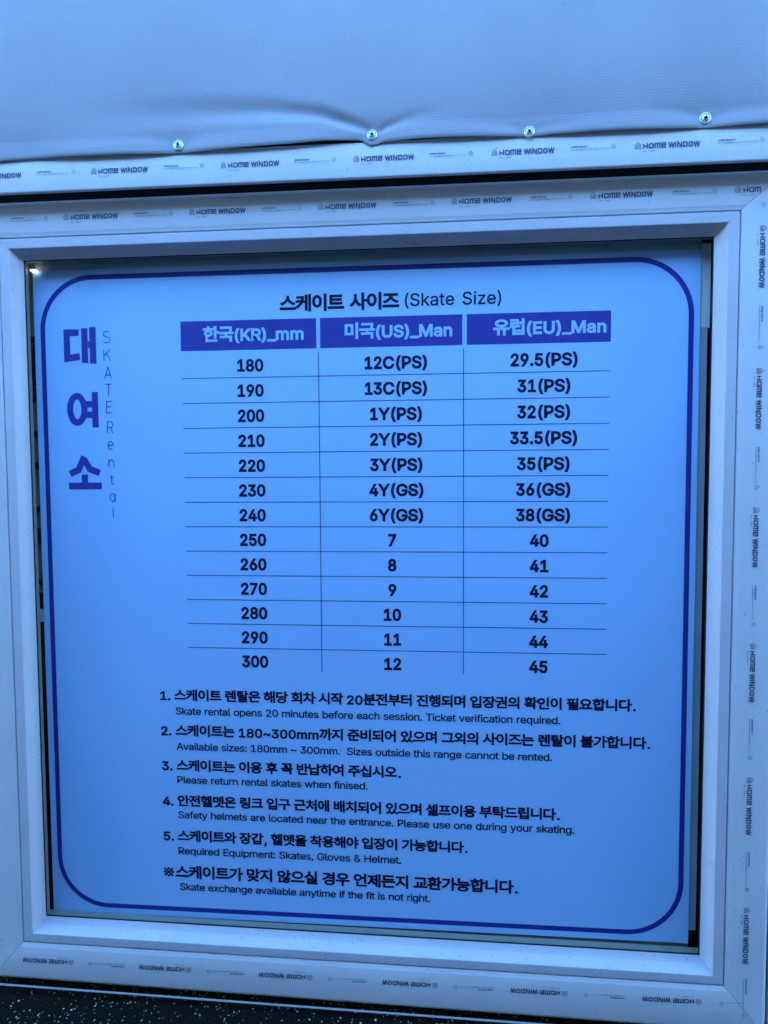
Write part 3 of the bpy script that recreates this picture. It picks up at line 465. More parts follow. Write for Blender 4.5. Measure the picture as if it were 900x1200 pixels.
    49901: (1840, [[1416,1654,1416,682,1582,682,1582,1654],[418,592,418,-132,1582,-132,1582,592,1418,592,1418,374,580,374,580,592],[580,242,1418,242,1418,4,580,4],[570,1594,570,1424,512,1177,352,970,112,832,194,700,392,804,549,956,656,1146,765,970,920,830,1114,734,1194,864,957,993,797,1188,738,1424,738,1594]]),
    50504: (1840, [[604,1526,452,1505,322,1444,221,1350,155,1227,132,1080,155,934,221,811,322,716,452,655,604,634,757,655,887,716,988,811,1053,934,1076,1080,1053,1227,988,1350,887,1444,757,1505],[604,1382,764,1343,875,1237,916,1080,875,924,764,819,604,780,446,819,336,924,294,1080,336,1237,446,1343],[1338,1654,1338,322,1504,322,1504,966,1770,966,1770,1104,1504,1104,1504,1654],[378,458,378,-116,1584,-116,1584,20,542,20,542,458]]),
    50506: (1840, [[600,1552,448,1532,319,1475,220,1387,155,1271,132,1134,155,996,220,881,319,792,448,736,600,716,752,736,881,792,980,881,1043,996,1066,1134,1043,1271,980,1387,881,1475,752,1532],[600,1414,757,1377,865,1279,906,1134,865,988,757,889,600,852,443,889,335,988,294,1134,335,1279,443,1377],[1228,358,1053,326,935,238,892,102,935,-33,1053,-121,1228,-152,1402,-121,1519,-33,1562,102,1519,238,1402,326],[1228,238,1324,221,1390,174,1414,102,1390,30,1324,-17,1228,-34,1130,-17,1064,30,1040,102,1064,174,1130,221],[1338,1654,1338,752,1504,752,1504,1110,1770,1110,1770,1248,1504,1248,1504,1654],[288,556,288,-108,376,-108,588,-97,838,-42,812,90,623,46,450,30,450,556],[1148,706,1148,546,774,546,774,420,1680,420,1680,546,1310,546,1310,706]]),
    50556: (1840, [[580,1514,431,1485,305,1403,209,1272,148,1097,126,884,148,670,209,495,305,363,431,281,580,252,729,281,855,363,951,495,1012,670,1034,884,1012,1097,951,1272,855,1403,729,1485],[580,1366,735,1306,838,1139,876,884,838,628,735,460,580,400,426,460,322,628,284,884,322,1139,426,1306],[1324,1654,1324,-156,1490,-156,1490,522,1778,522,1778,660,1490,660,1490,1060,1778,1060,1778,1200,1490,1200,1490,1654]]),
    50612: (1840, [[582,1366,736,1306,838,1139,876,884,838,628,736,460,582,400,430,460,327,628,290,884,327,1139,430,1306],[1424,1654,1424,964,1030,964,998,1151,933,1304,839,1418,721,1489,582,1514,434,1485,310,1403,214,1272,153,1097,132,884,153,670,214,495,310,363,434,281,582,252,724,278,844,354,938,474,1001,634,1030,830,1424,830,1424,-158,1588,-158,1588,1654]]),
    50616: (1840, [[594,1390,751,1352,859,1247,900,1090,859,932,751,825,594,786,436,825,327,932,286,1090,327,1247,436,1352],[594,1536,443,1515,314,1454,215,1360,151,1237,128,1090,151,943,215,819,314,724,443,663,594,642,811,690,971,820,1052,1016,1422,1016,1422,320,1588,320,1588,1652,1422,1652,1422,1152,1054,1152,976,1353,815,1487],[434,454,434,-116,1638,-116,1638,20,598,20,598,454]]),
    50640: (1840, [[1478,1654,1478,-156,1638,-156,1638,1654],[506,1348,631,1290,711,1127,740,874,711,620,631,456,506,398,384,456,305,620,276,874,305,1127,384,1290],[506,1502,377,1474,271,1392,190,1262,140,1088,122,874,140,659,190,484,271,353,377,270,506,242,631,268,735,341,815,460,868,619,892,814,1118,814,1118,-64,1276,-64,1276,1616,1118,1616,1118,950,892,950,866,1139,812,1292,732,1406,629,1477]]),
    50668: (1840, [[582,1366,736,1306,838,1139,876,884,838,628,736,460,582,400,430,460,327,628,290,884,327,1139,430,1306],[1006,1114,1424,1114,1424,678,1012,678,1032,884,1026,1004],[1424,1654,1424,1250,960,1250,864,1393,736,1483,582,1514,434,1485,310,1403,214,1272,153,1097,132,884,153,670,214,495,310,363,434,281,582,252,744,286,876,385,972,542,1424,542,1424,-158,1588,-158,1588,1654]]),
    50724: (1840, [[916,1402,1173,1359,1349,1241,1414,1062,1349,881,1173,762,916,720,660,762,485,881,420,1062,485,1241,660,1359],[100,214,100,76,1740,76,1740,214,998,214,998,590,1188,623,1347,690,1469,788,1547,912,1574,1062,1542,1221,1452,1352,1313,1452,1131,1514,916,1536,702,1514,521,1452,381,1352,292,1221,260,1062,287,912,365,788,486,690,645,623,834,590,834,214]]),
    50752: (1840, [[640,1394,803,1358,915,1259,956,1110,915,962,803,862,640,826,476,862,364,962,322,1110,364,1259,476,1358],[104,236,639,244,1222,304,1210,428,724,386,724,692,929,763,1067,908,1118,1110,1095,1251,1029,1369,927,1459,796,1516,640,1536,483,1516,350,1459,248,1369,183,1251,160,1110,211,908,350,763,558,692,558,380,78,374],[1324,1654,1324,-156,1488,-156,1488,768,1776,768,1776,908,1488,908,1488,1654]]),
    50808: (1840, [[686,1392,852,1357,966,1259,1008,1110,966,963,852,864,686,828,520,864,406,963,364,1110,406,1259,520,1357],[1408,1654,1408,-158,1574,-158,1574,1654],[132,236,687,247,1304,314,1290,436,1032,405,768,386,768,692,978,763,1119,908,1170,1110,1147,1251,1081,1369,978,1459,845,1516,686,1536,527,1516,393,1459,290,1369,223,1251,200,1110,251,908,392,763,602,692,602,380,110,374]]),
    50836: (1840, [[916,1408,1174,1366,1349,1250,1414,1074,1349,899,1174,782,916,740,659,782,484,899,420,1074,484,1250,659,1366],[916,1540,701,1519,520,1457,381,1360,292,1231,260,1074,289,923,373,798,502,702,502,214,100,214,100,76,1740,76,1740,214,1336,214,1336,704,1463,799,1545,924,1574,1074,1542,1231,1453,1360,1314,1457,1132,1519],[666,214,666,640,786,618,916,610,1049,618,1170,640,1170,214]]),
    50857: (1840, [[916,488,703,475,530,435,402,370,323,281,296,170,323,57,402,-33,530,-99,703,-138,916,-152,1128,-138,1300,-99,1428,-33,1507,57,1534,170,1507,281,1428,370,1300,435,1128,475],[916,360,1159,337,1313,273,1368,170,1313,65,1159,-1,916,-24,673,-1,518,65,464,170,518,273,673,337],[916,1490,1165,1465,1325,1395,1382,1284,1325,1173,1165,1103,916,1078,667,1103,507,1173,450,1284,507,1395,667,1465],[916,1620,699,1605,523,1563,391,1494,309,1400,280,1284,306,1172,381,1082,502,1014,502,760,100,760,100,626,1734,626,1734,760,1330,760,1330,1014,1451,1082,1526,1172,1552,1284,1523,1400,1441,1494,1309,1563,1133,1605],[668,760,668,970,785,955,916,950,1048,955,1166,970,1166,760]]),
    50864: (1840, [[914,1582,704,1564,529,1512,396,1430,312,1319,282,1184,312,1050,396,940,529,858,704,806,914,788,1125,806,1300,858,1434,940,1518,1050,1548,1184,1518,1319,1434,1430,1300,1512,1125,1564],[914,1448,1158,1415,1319,1324,1378,1184,1319,1045,1158,954,914,922,672,954,510,1045,452,1184,510,1324,672,1415],[98,618,98,480,832,480,832,-156,996,-156,996,480,1738,480,1738,618]]),
    50976: (1840, [[914,1582,704,1564,529,1512,396,1430,312,1320,282,1186,312,1053,396,944,529,863,704,812,914,794,1125,812,1300,863,1434,944,1518,1053,1548,1186,1518,1320,1434,1430,1300,1512,1125,1564],[914,1448,1158,1416,1319,1325,1378,1186,1319,1049,1158,960,914,928,672,960,510,1049,452,1186,510,1325,672,1416],[98,624,98,488,520,488,520,-156,690,-156,690,488,1142,488,1142,-156,1310,-156,1310,488,1738,488,1738,624]]),
    51004: (1840, [[916,1538,704,1515,524,1449,383,1345,292,1207,260,1040,292,872,383,734,524,629,704,563,916,540,1129,563,1310,629,1451,734,1542,872,1574,1040,1542,1207,1451,1345,1310,1449,1129,1515],[916,1404,1172,1358,1348,1230,1414,1040,1348,849,1172,722,916,676,661,722,484,849,418,1040,484,1230,661,1358],[100,222,100,84,1740,84,1740,222]]),
    51008: (1840, [[100,702,100,568,1734,568,1734,702],[916,1592,701,1576,525,1530,392,1456,309,1356,280,1232,309,1108,392,1007,525,932,701,886,916,870,1131,886,1307,932,1440,1007,1523,1108,1552,1232,1523,1356,1440,1456,1307,1530,1131,1576],[916,1458,1164,1431,1325,1353,1382,1232,1325,1110,1164,1033,916,1006,669,1033,508,1110,450,1232,508,1353,669,1431],[310,408,310,-116,1552,-116,1552,20,476,20,476,408]]),
    51012: (1840, [[916,1622,696,1609,519,1570,389,1507,308,1420,280,1310,308,1200,389,1112,519,1048,696,1009,916,996,1136,1009,1313,1048,1443,1112,1524,1200,1552,1310,1524,1420,1443,1507,1313,1570,1136,1609],[916,1498,1168,1475,1327,1411,1382,1310,1327,1207,1168,1144,916,1122,665,1144,507,1207,452,1310,507,1411,665,1475],[100,874,100,740,1734,740,1734,874],[302,-6,302,-136,1578,-136,1578,-6,464,-6,464,178,1524,178,1524,586,298,586,298,460,1362,460,1362,300,302,300]]),
    51032: (1840, [[686,1522,527,1502,393,1445,290,1355,223,1237,200,1096,223,955,290,837,393,747,527,690,686,670,845,690,978,747,1081,837,1147,955,1170,1096,1147,1237,1081,1355,978,1445,845,1502],[686,1378,852,1342,966,1244,1008,1096,966,948,852,850,686,814,520,850,406,948,364,1096,406,1244,520,1342],[1408,1654,1408,-158,1574,-158,1574,1654],[132,238,687,249,1304,318,1290,440,676,387,110,378]]),
    51060: (1840, [[1414,1654,1414,-158,1580,-158,1580,1654],[626,1514,475,1485,348,1403,251,1272,188,1097,166,884,188,670,251,495,348,363,475,281,626,252,776,281,902,363,999,495,1062,670,1084,884,1062,1097,999,1272,902,1403,776,1485],[626,1366,781,1306,886,1139,924,884,886,628,781,460,626,400,469,460,364,628,326,884,364,1139,469,1306]]),
    51064: (1840, [[1416,1652,1416,332,1582,332,1582,1652],[612,1526,460,1505,330,1445,229,1351,163,1228,140,1082,163,935,229,812,330,718,460,657,612,636,765,657,895,718,996,812,1061,935,1084,1082,1061,1228,996,1351,895,1445,765,1505],[612,1382,771,1343,881,1238,922,1082,881,925,771,820,612,782,453,820,343,925,302,1082,343,1238,453,1343],[420,466,420,-116,1638,-116,1638,20,586,20,586,466]]),
    51077: (1840, [[1416,1654,1416,682,1582,682,1582,1654],[418,592,418,-132,1582,-132,1582,592,1418,592,1418,374,580,374,580,592],[580,242,1418,242,1418,4,580,4],[612,1568,458,1548,328,1492,228,1404,163,1289,140,1150,163,1012,228,897,328,810,458,754,612,734,766,754,897,810,997,897,1061,1012,1084,1150,1061,1289,997,1404,897,1492,766,1548],[612,1428,772,1392,882,1295,922,1150,882,1005,772,908,612,872,452,908,342,1005,302,1150,342,1295,452,1392]]),
    51080: (1840, [[1416,1652,1416,620,1582,620,1582,1652],[612,1548,458,1528,328,1471,228,1382,163,1265,140,1124,163,985,228,869,328,780,458,724,612,704,766,724,897,780,997,869,1061,985,1084,1124,1061,1265,997,1382,897,1471,766,1528],[612,1408,772,1372,882,1272,922,1124,882,977,772,878,612,842,452,878,342,977,302,1124,342,1272,452,1372],[1220,540,1220,444,1191,294,1104,143,962,16,822,135,738,284,710,444,710,540,550,540,550,444,507,268,383,108,188,-8,270,-130,425,-47,545,67,628,204,701,62,813,-58,966,-146,1113,-55,1224,67,1298,210,1380,69,1502,-47,1662,-130,1744,-8,1548,102,1425,261,1382,444,1382,540]]),
    51089: (1840, [[328,468,328,332,1338,332,1338,-156,1504,-156,1504,468],[142,1528,142,1392,546,1392,546,1322,489,1076,331,872,92,734,180,606,374,708,527,857,632,1044,733,873,880,736,1066,640,1150,770,918,901,766,1093,712,1322,712,1392,1110,1392,1110,1528],[1338,1654,1338,564,1504,564,1504,1038,1770,1038,1770,1178,1504,1178,1504,1654]]),
    51109: (1840, [[928,514,724,500,558,458,435,390,358,297,332,182,358,67,435,-26,558,-95,724,-137,928,-152,1131,-137,1295,-95,1418,-26,1494,67,1520,182,1494,297,1418,390,1295,458,1131,500],[928,382,1159,358,1306,290,1358,182,1306,73,1159,4,928,-20,697,4,548,73,496,182,548,290,697,358],[142,1520,142,1384,546,1384,546,1312,489,1066,331,862,92,726,176,594,373,698,528,849,632,1038,734,872,882,740,1070,648,1148,778,918,904,766,1090,712,1314,712,1384,1110,1384,1110,1520],[1338,1654,1338,564,1504,564,1504,1056,1770,1056,1770,1194,1504,1194,1504,1654]]),
    51204: (1840, [[1422,1652,1422,1154,1058,1154,1058,1018,1422,1018,1422,326,1588,326,1588,1652],[434,444,434,-116,1638,-116,1638,20,598,20,598,444],[158,1506,158,1370,560,1370,560,1282,502,1035,343,828,106,690,192,556,388,663,542,817,646,1008,749,835,897,696,1082,598,1166,730,936,862,783,1056,728,1282,728,1370,1124,1370,1124,1506]]),
    51228: (1840, [[1476,1654,1476,-156,1634,-156,1634,1654],[1114,1612,1114,1004,816,1004,816,868,1114,868,1114,-62,1270,-62,1270,1612],[128,1442,128,1306,470,1306,470,1142,424,819,291,535,78,330,180,206,342,349,467,544,552,776,635,561,756,381,914,248,1014,372,804,566,674,835,630,1142,630,1306,954,1306,954,1442]]),
    51452: (1840, [[254,1540,254,1408,824,1408,824,1398,789,1260,695,1136,554,1032,383,954,196,908,260,776,531,857,760,997,916,1190,1073,997,1304,857,1576,776,1638,908,1451,954,1280,1032,1139,1136,1045,1260,1010,1398,1010,1408,1578,1408,1578,1540],[100,624,100,488,832,488,832,-154,996,-154,996,488,1734,488,1734,624]]),
    51456: (1840, [[250,1564,250,1430,810,1430,723,1227,500,1072,198,986,260,854,540,929,769,1065,916,1252,1065,1065,1295,929,1574,854,1636,986,1335,1072,1112,1227,1024,1430,1586,1430,1586,1564],[98,724,98,588,848,588,848,222,1012,222,1012,588,1738,588,1738,724],[306,398,306,-116,1556,-116,1556,20,472,20,472,398]]),
    51592: (1840, [[100,222,100,84,1740,84,1740,222],[236,1474,236,1338,832,1338,832,1260,794,1093,692,942,543,816,367,722,180,668,248,534,518,629,755,795,920,1020,1085,799,1324,636,1596,542,1664,674,1474,727,1295,820,1145,944,1042,1093,1004,1260,1004,1338,1600,1338,1600,1474]]),
    51648: (1840, [[1414,1654,1414,-156,1580,-156,1580,1654],[158,1468,158,1330,578,1330,578,1102,512,789,339,511,100,324,196,192,391,334,552,539,664,788,777,556,939,368,1136,236,1228,368,985,542,812,801,746,1102,746,1330,1168,1330,1168,1468]]),
    51652: (1840, [[1416,1652,1416,328,1582,328,1582,1652],[168,1504,168,1368,582,1368,582,1270,524,1025,364,820,124,682,210,552,408,656,564,808,670,996,777,822,930,683,1122,588,1206,718,969,846,809,1038,750,1270,750,1368,1158,1368,1158,1504],[420,452,420,-116,1638,-116,1638,20,586,20,586,452]]),
    52264: (1840, [[538,1620,538,1340,132,1340,132,1206,540,1206,540,1068,480,765,319,503,82,322,176,194,366,327,519,518,624,750,725,534,869,355,1050,228,1144,354,914,532,759,782,702,1068,702,1206,1104,1206,1104,1340,704,1340,704,1620],[1324,1654,1324,-156,1490,-156,1490,772,1786,772,1786,912,1490,912,1490,1654]]),
    52265: (1840, [[328,456,328,320,1338,320,1338,-158,1504,-158,1504,456],[552,1660,552,1432,150,1432,150,1298,552,1298,552,1260,495,1031,338,842,102,718,184,588,378,683,531,822,636,998,739,837,889,709,1078,620,1158,752,925,870,771,1047,716,1260,716,1298,1116,1298,1116,1432,718,1432,718,1660],[1338,1654,1338,550,1504,550,1504,1032,1770,1032,1770,1172,1504,1172,1504,1654]]),
    52376: (1840, [[1034,928,1034,792,1422,792,1422,-158,1588,-158,1588,1654,1422,1654,1422,928],[560,1620,560,1340,152,1340,152,1206,560,1206,560,1068,500,765,340,503,104,322,196,194,386,328,539,520,644,754,751,532,905,352,1096,226,1188,354,949,527,785,778,724,1068,724,1206,1126,1206,1126,1340,726,1340,726,1620]]),
    52824: (1840, [[1414,1654,1414,-156,1580,-156,1580,1654],[600,1620,600,1340,182,1340,182,1206,602,1206,602,1068,540,762,374,500,134,322,226,194,421,326,578,517,686,752,797,531,955,351,1148,226,1240,354,997,524,829,775,766,1068,766,1206,1178,1206,1178,1340,766,1340,766,1620]]),
    52992: (1840, [[1478,1654,1478,-156,1636,-156,1636,1654],[1102,1606,1102,940,820,940,875,1186,890,1440,196,1440,196,1304,728,1304,713,1160,682,1020,108,982,132,838,636,888,521,685,349,500,110,338,204,220,456,393,641,589,768,804,1102,804,1102,-64,1258,-64,1258,1606]]),
    53356: (1840, [[100,234,100,96,1734,96,1734,234],[296,1470,296,1334,1372,1334,1372,1248,1368,968,246,920,270,784,1362,842,1338,624,1292,382,1458,366,1525,846,1534,1248,1534,1470]]),
    53441: (1840, [[328,468,328,332,1338,332,1338,-156,1504,-156,1504,468],[182,1530,182,654,320,654,779,664,1144,706,1126,840,779,798,348,788,348,1032,976,1032,976,1164,348,1164,348,1394,1008,1394,1008,1530],[1338,1654,1338,558,1504,558,1504,1034,1770,1034,1770,1174,1504,1174,1504,1654]]),
    53448: (1840, [[182,1564,182,772,320,772,781,780,1148,820,1132,952,783,915,348,906,348,1110,976,1110,976,1238,348,1238,348,1430,1008,1430,1008,1564],[1338,1654,1338,710,1504,710,1504,1124,1770,1124,1770,1260,1504,1260,1504,1654],[360,-4,360,-136,1568,-136,1568,-4,522,-4,522,194,1504,194,1504,622,356,622,356,490,1340,490,1340,318,360,318]]),
    53552: (1840, [[1050,972,1050,836,1424,836,1424,-158,1588,-158,1588,1654,1424,1654,1424,972],[184,1488,184,276,320,276,765,288,1146,332,1128,468,768,425,348,414,348,846,940,846,940,980,348,980,348,1352,1020,1352,1020,1488]]),
    53944: (1840, [[100,216,100,78,1740,78,1740,216],[310,1498,310,544,1552,544,1552,678,478,678,478,962,1494,962,1494,1096,478,1096,478,1362,1534,1362,1534,1498]]),
    54532: (1840, [[100,216,100,76,1740,76,1740,216],[248,708,248,574,1582,574,1582,708,1304,708,1304,1336,1586,1336,1586,1472,244,1472,244,1336,524,1336,524,708],[690,1336,1140,1336,1140,708,690,708]]),
    54596: (1840, [[1418,1654,1418,716,1584,716,1584,1654],[410,-2,410,-136,1650,-136,1650,-2,574,-2,574,194,1584,194,1584,628,406,628,406,496,1420,496,1420,316,410,316],[150,778,682,792,1246,846,1238,966,972,942,972,1400,1152,1400,1152,1530,180,1530,180,1400,358,1400,358,916,130,914],[518,1400,812,1400,812,932,518,920]]),
    54616: (1840, [[632,1080,404,1026,248,880,190,664,248,447,404,301,632,248,859,301,1014,447,1072,664,1014,880,859,1026],[632,942,777,906,877,808,914,664,877,519,777,422,632,386,485,422,385,519,348,664,385,808,485,906],[1326,1654,1326,-156,1490,-156,1490,772,1786,772,1786,910,1490,910,1490,1654],[546,1632,546,1364,90,1364,90,1228,1156,1228,1156,1364,712,1364,712,1632]]),
    54620: (1840, [[638,1200,411,1158,259,1040,204,862,259,684,411,568,638,526,864,568,1015,684,1070,862,1015,1040,864,1158],[638,1070,782,1044,877,972,912,862,877,753,782,681,638,656,494,681,399,753,364,862,399,972,494,1044],[1338,1652,1338,296,1504,296,1504,920,1770,920,1770,1058,1504,1058,1504,1652],[556,1652,556,1432,104,1432,104,1298,1172,1298,1172,1432,722,1432,722,1652],[378,404,378,-116,1584,-116,1584,20,542,20,542,404]]),
    54633: (1840, [[366,522,366,-132,1504,-132,1504,522,1338,522,1338,332,530,332,530,522],[530,202,1338,202,1338,2,530,2],[638,1250,410,1211,259,1101,204,934,259,765,410,655,638,616,865,655,1015,765,1070,934,1015,1101,865,1211],[638,1124,782,1100,877,1034,912,934,877,832,782,766,638,742,494,766,399,832,364,934,399,1034,494,1100],[1338,1654,1338,602,1504,602,1504,1052,1770,1052,1770,1192,1504,1192,1504,1654],[556,1670,556,1468,104,1468,104,1334,1172,1334,1172,1468,722,1468,722,1670]]),
    54644: (1840, [[546,1088,346,1035,209,890,158,676,209,460,346,315,546,262,747,315,884,460,934,676,884,890,747,1035],[546,948,670,913,755,817,786,676,755,534,670,439,546,404,422,439,337,534,306,676,337,817,422,913],[464,1600,464,1344,96,1344,96,1208,994,1208,994,1344,628,1344,628,1600],[1084,1612,1084,-68,1240,-68,1240,756,1472,756,1472,-156,1630,-156,1630,1654,1472,1654,1472,892,1240,892,1240,1612]]),
    54665: (1840, [[550,1212,350,1173,215,1066,166,902,215,739,350,632,550,594,751,632,887,739,936,902,887,1066,751,1173],[550,1088,673,1065,756,1000,786,902,756,804,673,739,550,716,427,739,344,804,314,902,344,1000,427,1065],[1030,478,705,441,499,334,426,162,499,-8,705,-115,1030,-152,1355,-115,1561,-8,1634,162,1561,334,1355,441],[1030,350,1266,328,1416,265,1468,162,1416,61,1266,-2,1030,-24,793,-2,643,61,590,162,643,265,793,328],[1078,1618,1078,574,1234,574,1234,1026,1466,1026,1466,510,1624,510,1624,1654,1466,1654,1466,1162,1234,1162,1234,1618],[468,1640,468,1438,90,1438,90,1306,1006,1306,1006,1438,632,1438,632,1640]]),
    54764: (1840, [[1466,1652,1466,640,1624,640,1624,1652],[538,1276,343,1239,212,1135,164,976,212,819,343,715,538,678,733,715,864,819,912,976,864,1135,733,1239],[538,1156,658,1133,737,1071,766,976,737,881,658,819,538,796,418,819,339,881,310,976,339,1071,418,1133],[1140,1622,1140,1178,942,1178,942,1044,1140,1044,1140,656,1296,656,1296,1622],[434,-8,434,-136,1690,-136,1690,-8,598,-8,598,160,1624,160,1624,562,430,562,430,438,1462,438,1462,280,434,280],[456,1658,456,1478,90,1478,90,1348,986,1348,986,1478,620,1478,620,1658]]),
    54869: (1840, [[312,348,312,216,1336,216,1336,-156,1502,-156,1502,348],[654,1180,794,1162,886,1110,918,1028,886,947,794,893,654,874,514,893,422,947,390,1028,422,1110,514,1162],[654,1296,432,1263,285,1171,232,1028,274,898,393,808,574,764,574,632,90,626,110,492,649,502,1240,564,1228,682,738,638,738,764,917,809,1034,899,1076,1028,1023,1171,876,1263],[1336,1652,1336,440,1502,440,1502,968,1766,968,1766,1106,1502,1106,1502,1652],[574,1668,574,1490,136,1490,136,1364,1174,1364,1174,1490,738,1490,738,1668]]),
    54872: (1840, [[654,1160,794,1140,886,1084,918,998,886,913,794,858,654,838,514,858,422,913,390,998,422,1084,514,1140],[1336,1654,1336,238,1502,238,1502,884,1766,884,1766,1022,1502,1022,1502,1654],[358,332,358,-116,1566,-116,1566,20,524,20,524,332],[654,1276,432,1243,285,1147,232,998,274,863,393,770,574,724,574,588,90,580,110,446,650,460,1240,526,1228,644,987,614,738,596,738,724,917,771,1034,864,1076,998,1023,1147,876,1243],[574,1660,574,1478,136,1478,136,1352,1174,1352,1174,1478,738,1478,738,1660]]),
    54924: (1840, [[1408,1654,1408,-156,1574,-156,1574,1654],[696,1066,842,1040,939,969,974,860,939,752,842,681,696,656,552,681,456,752,420,860,456,969,552,1040],[696,1196,469,1154,319,1037,264,860,308,700,430,587,616,530,616,336,110,328,134,188,694,199,1304,260,1292,384,1040,358,782,342,782,532,967,589,1088,702,1132,860,1077,1037,925,1154],[616,1652,616,1432,148,1432,148,1298,1246,1298,1246,1432,782,1432,782,1652]]),
    54980: (1840, [[916,1208,600,1173,399,1071,328,906,399,743,600,641,916,606,1232,641,1433,743,1504,906,1433,1071,1232,1173],[916,1082,1141,1061,1283,1001,1332,906,1283,812,1141,753,916,732,691,753,549,812,500,906,549,1001,691,1061],[834,1664,834,1448,186,1448,186,1312,1640,1312,1640,1448,998,1448,998,1664],[100,480,100,344,834,344,834,-158,998,-158,998,344,1740,344,1740,480]]),
}

load_glyphs()
INV = {}
def child(o, root):                       # children keep world coordinates under an Empty that stands elsewhere
    o.parent = root; o.matrix_parent_inverse = Matrix.Translation(-root.location); return o

# ------------------------------------------------------------ setting: floor, walls, room behind, added light blocker
fl = obj("floor", [(-60, -60, -.1245), (60, -60, -.1245), (60, 60, -.1245), (-60, 60, -.1245)], [(0, 1, 2, 3)], M_FLOOR)
fl["kind"] = "structure"
V, F = boxes([(-.60, 1.85, .052, .14, 1.2228, 2.2), (-.60, -.094, .052, .14, -.10, 1.2226), (1.31, 1.85, .052, .14, -.10, 1.2226),
              (-.60, 1.85, .52, .56, -.10, 2.2), (-.60, -.56, .14, .52, -.10, 2.2), (1.81, 1.85, .14, .52, -.10, 2.2), (-.56, 1.81, .14, .52, 2.16, 2.2), (1.085, 1.30, .105, .12, -.10, 1.2), (-.30, .02, .105, .12, -.10, 1.2)])
wl = obj("booth_wall", V, F, M_WALL)
tag(wl, "dark booth wall behind the fabric, seen through the slot under its hem", "wall")
V, F = boxes([(-4.5, 6.0, BLOCKER_Y - .06, BLOCKER_Y, -.1245, BLOCKER_Z)])  # added board screen, out of view: blocks low sky to darken the lower wall
for k in range(12):
    b = boxes([(-4.5 + k * .9, -4.44 + k * .9, BLOCKER_Y, BLOCKER_Y + .05, -.1245, BLOCKER_Z)]); o = len(V); V += b[0]; F += [tuple(i + o for i in f) for f in b[1]]
br = obj("light_blocker", V, F, M_BLOCKER)
tag(br, "added dark boarded light blocker behind the viewer, out of view", "light blocker")

# ------------------------------------------------------------ window
win = thing("window", "white plastic window frame still in printed film, around the blue sign", "window", (.556, 0, -.1))
OUT = (-.093, 1.2055, -.0985, 1.2262, .0015, -.0150)      # x0 x1 z0 z1, then how far the two lower corners sit off level
LIN = (-.0300, 1.1400, -.0337, 1.1680, .0036, -.0036)
REV = (-.0113, 1.1215, -.0150, 1.1495, .0034, -.0042)
def corners(r, d):                          # rect r shrunk by d = (left, right, bottom, top)
    return {'bl': (r[0] + d[0], r[2] + d[2] + r[4]), 'br': (r[1] - d[1], r[2] + d[2] + r[5]), 'tr': (r[1] - d[1], r[3] - d[3]), 'tl': (r[0] + d[0], r[3] - d[3])}
SIDES = {'top': ('tl', 'tr', (1, 0)), 'bottom': ('bl', 'br', (1, 0)), 'left': ('bl', 'tl', (0, 1)), 'right': ('br', 'tr', (0, 1))}
def member(name, side, prof, mat, root, scale=(1, 1, 1, 1), gap=.0004, smooth=35, nseg=1):
    a, b, ax = SIDES[side]; V, F = [], []; n = len(prof)
    for rect, d, y in prof:
        c = corners(rect, tuple(d * s if d > 0 else d for s in scale))
        p, q = c[a], c[b]
        p = (p[0] + ax[0] * gap, p[1] + ax[1] * gap); q = (q[0] - ax[0] * gap, q[1] - ax[1] * gap)
        V += [(p[0], y, p[1]), (q[0], y, q[1])]
    for i in range(n):
        j = (i + 1) % n; F.append((2 * i, 2 * j, 2 * j + 1, 2 * i + 1))
    F.append(tuple(2 * i for i in range(n))); F.append(tuple(2 * i + 1 for i in reversed(range(n))))
    return child(obj(name, V, F, mat, None, smooth), root)
def rnd(rect, d0, r, y0, sgn, n=4):         # rounded outer edge, from the side round to the face
    return [(rect, d0 + r - r * math.cos(math.pi / 2 * k / n), y0 + r - r * math.sin(math.pi / 2 * k / n)) for k in range(n + 1)]
PF = [(OUT, 0.0, .05)] + rnd(OUT, 0, .008, 0, 1) + [(LIN, -.0075, 0.0), (LIN, -.0068, .0003), (LIN, -.0010, .0009), (LIN, -.0003, .0024), (LIN, -.0003, .05)]
PB = [(LIN, .0010, .0024), (LIN, .0022, .0004), (REV, -.0030, 0.0), (REV, -.0012, .0004), (REV, -.0003, .0014), (REV, .0004, .003),
      (REV, .0052, .0125), (REV, .0064, .0142), (REV, .0130, .0180), (REV, .0130, .0205), (LIN, .0010, .0205)]
frames = {}
for side in ('top', 'bottom', 'left', 'right'):
    frames[side] = member("frame_member", side, PF, M_FILM, win)
    member("glazing_bead", side, PB, M_FILM_SILL if side == 'bottom' else M_BEAD_SHADED, win, scale=(1, 1, 1.45, 1), gap=.0002)
def ring(name, prof, mat, scale=(1, 1, 1, 1)):
    V, F = [], []
    for rect, d, y in prof:
        c = corners(rect, tuple(d * s for s in scale)); V += [(c[k][0], y, c[k][1]) for k in ('bl', 'br', 'tr', 'tl')]
    n = len(prof)
    for i in range(n):
        j = (i + 1) % n
        for k in range(4): l = (k + 1) % 4; F.append((4 * i + k, 4 * i + l, 4 * j + l, 4 * j + k))
    return child(obj(name, V, F, mat), win)
SB = (1, 1, 1.42, 1)
ring("gasket", [(REV, .0120, .0184), (REV, .0142, .0186), (REV, .0142, .0208), (REV, .0120, .0208)], M_GASKET, SB)
V, F = boxes([(REV[0] + .006, REV[1] - .006, .0212, .0262, REV[2] + .008, REV[3] - .006)])
child(obj("glass_pane", V, F, M_GLASS), win)
ring("spacer_bar", [(REV, .003, .0268), (REV, .0070, .0268), (REV, .0070, .0400), (REV, .003, .0400)], M_SPACER, (1, 1, 2.3, 1.5))
V, F = boxes([(OUT[0] - .02, OUT[1] + .0, -.0035, .0, -.1072, -.1060)])
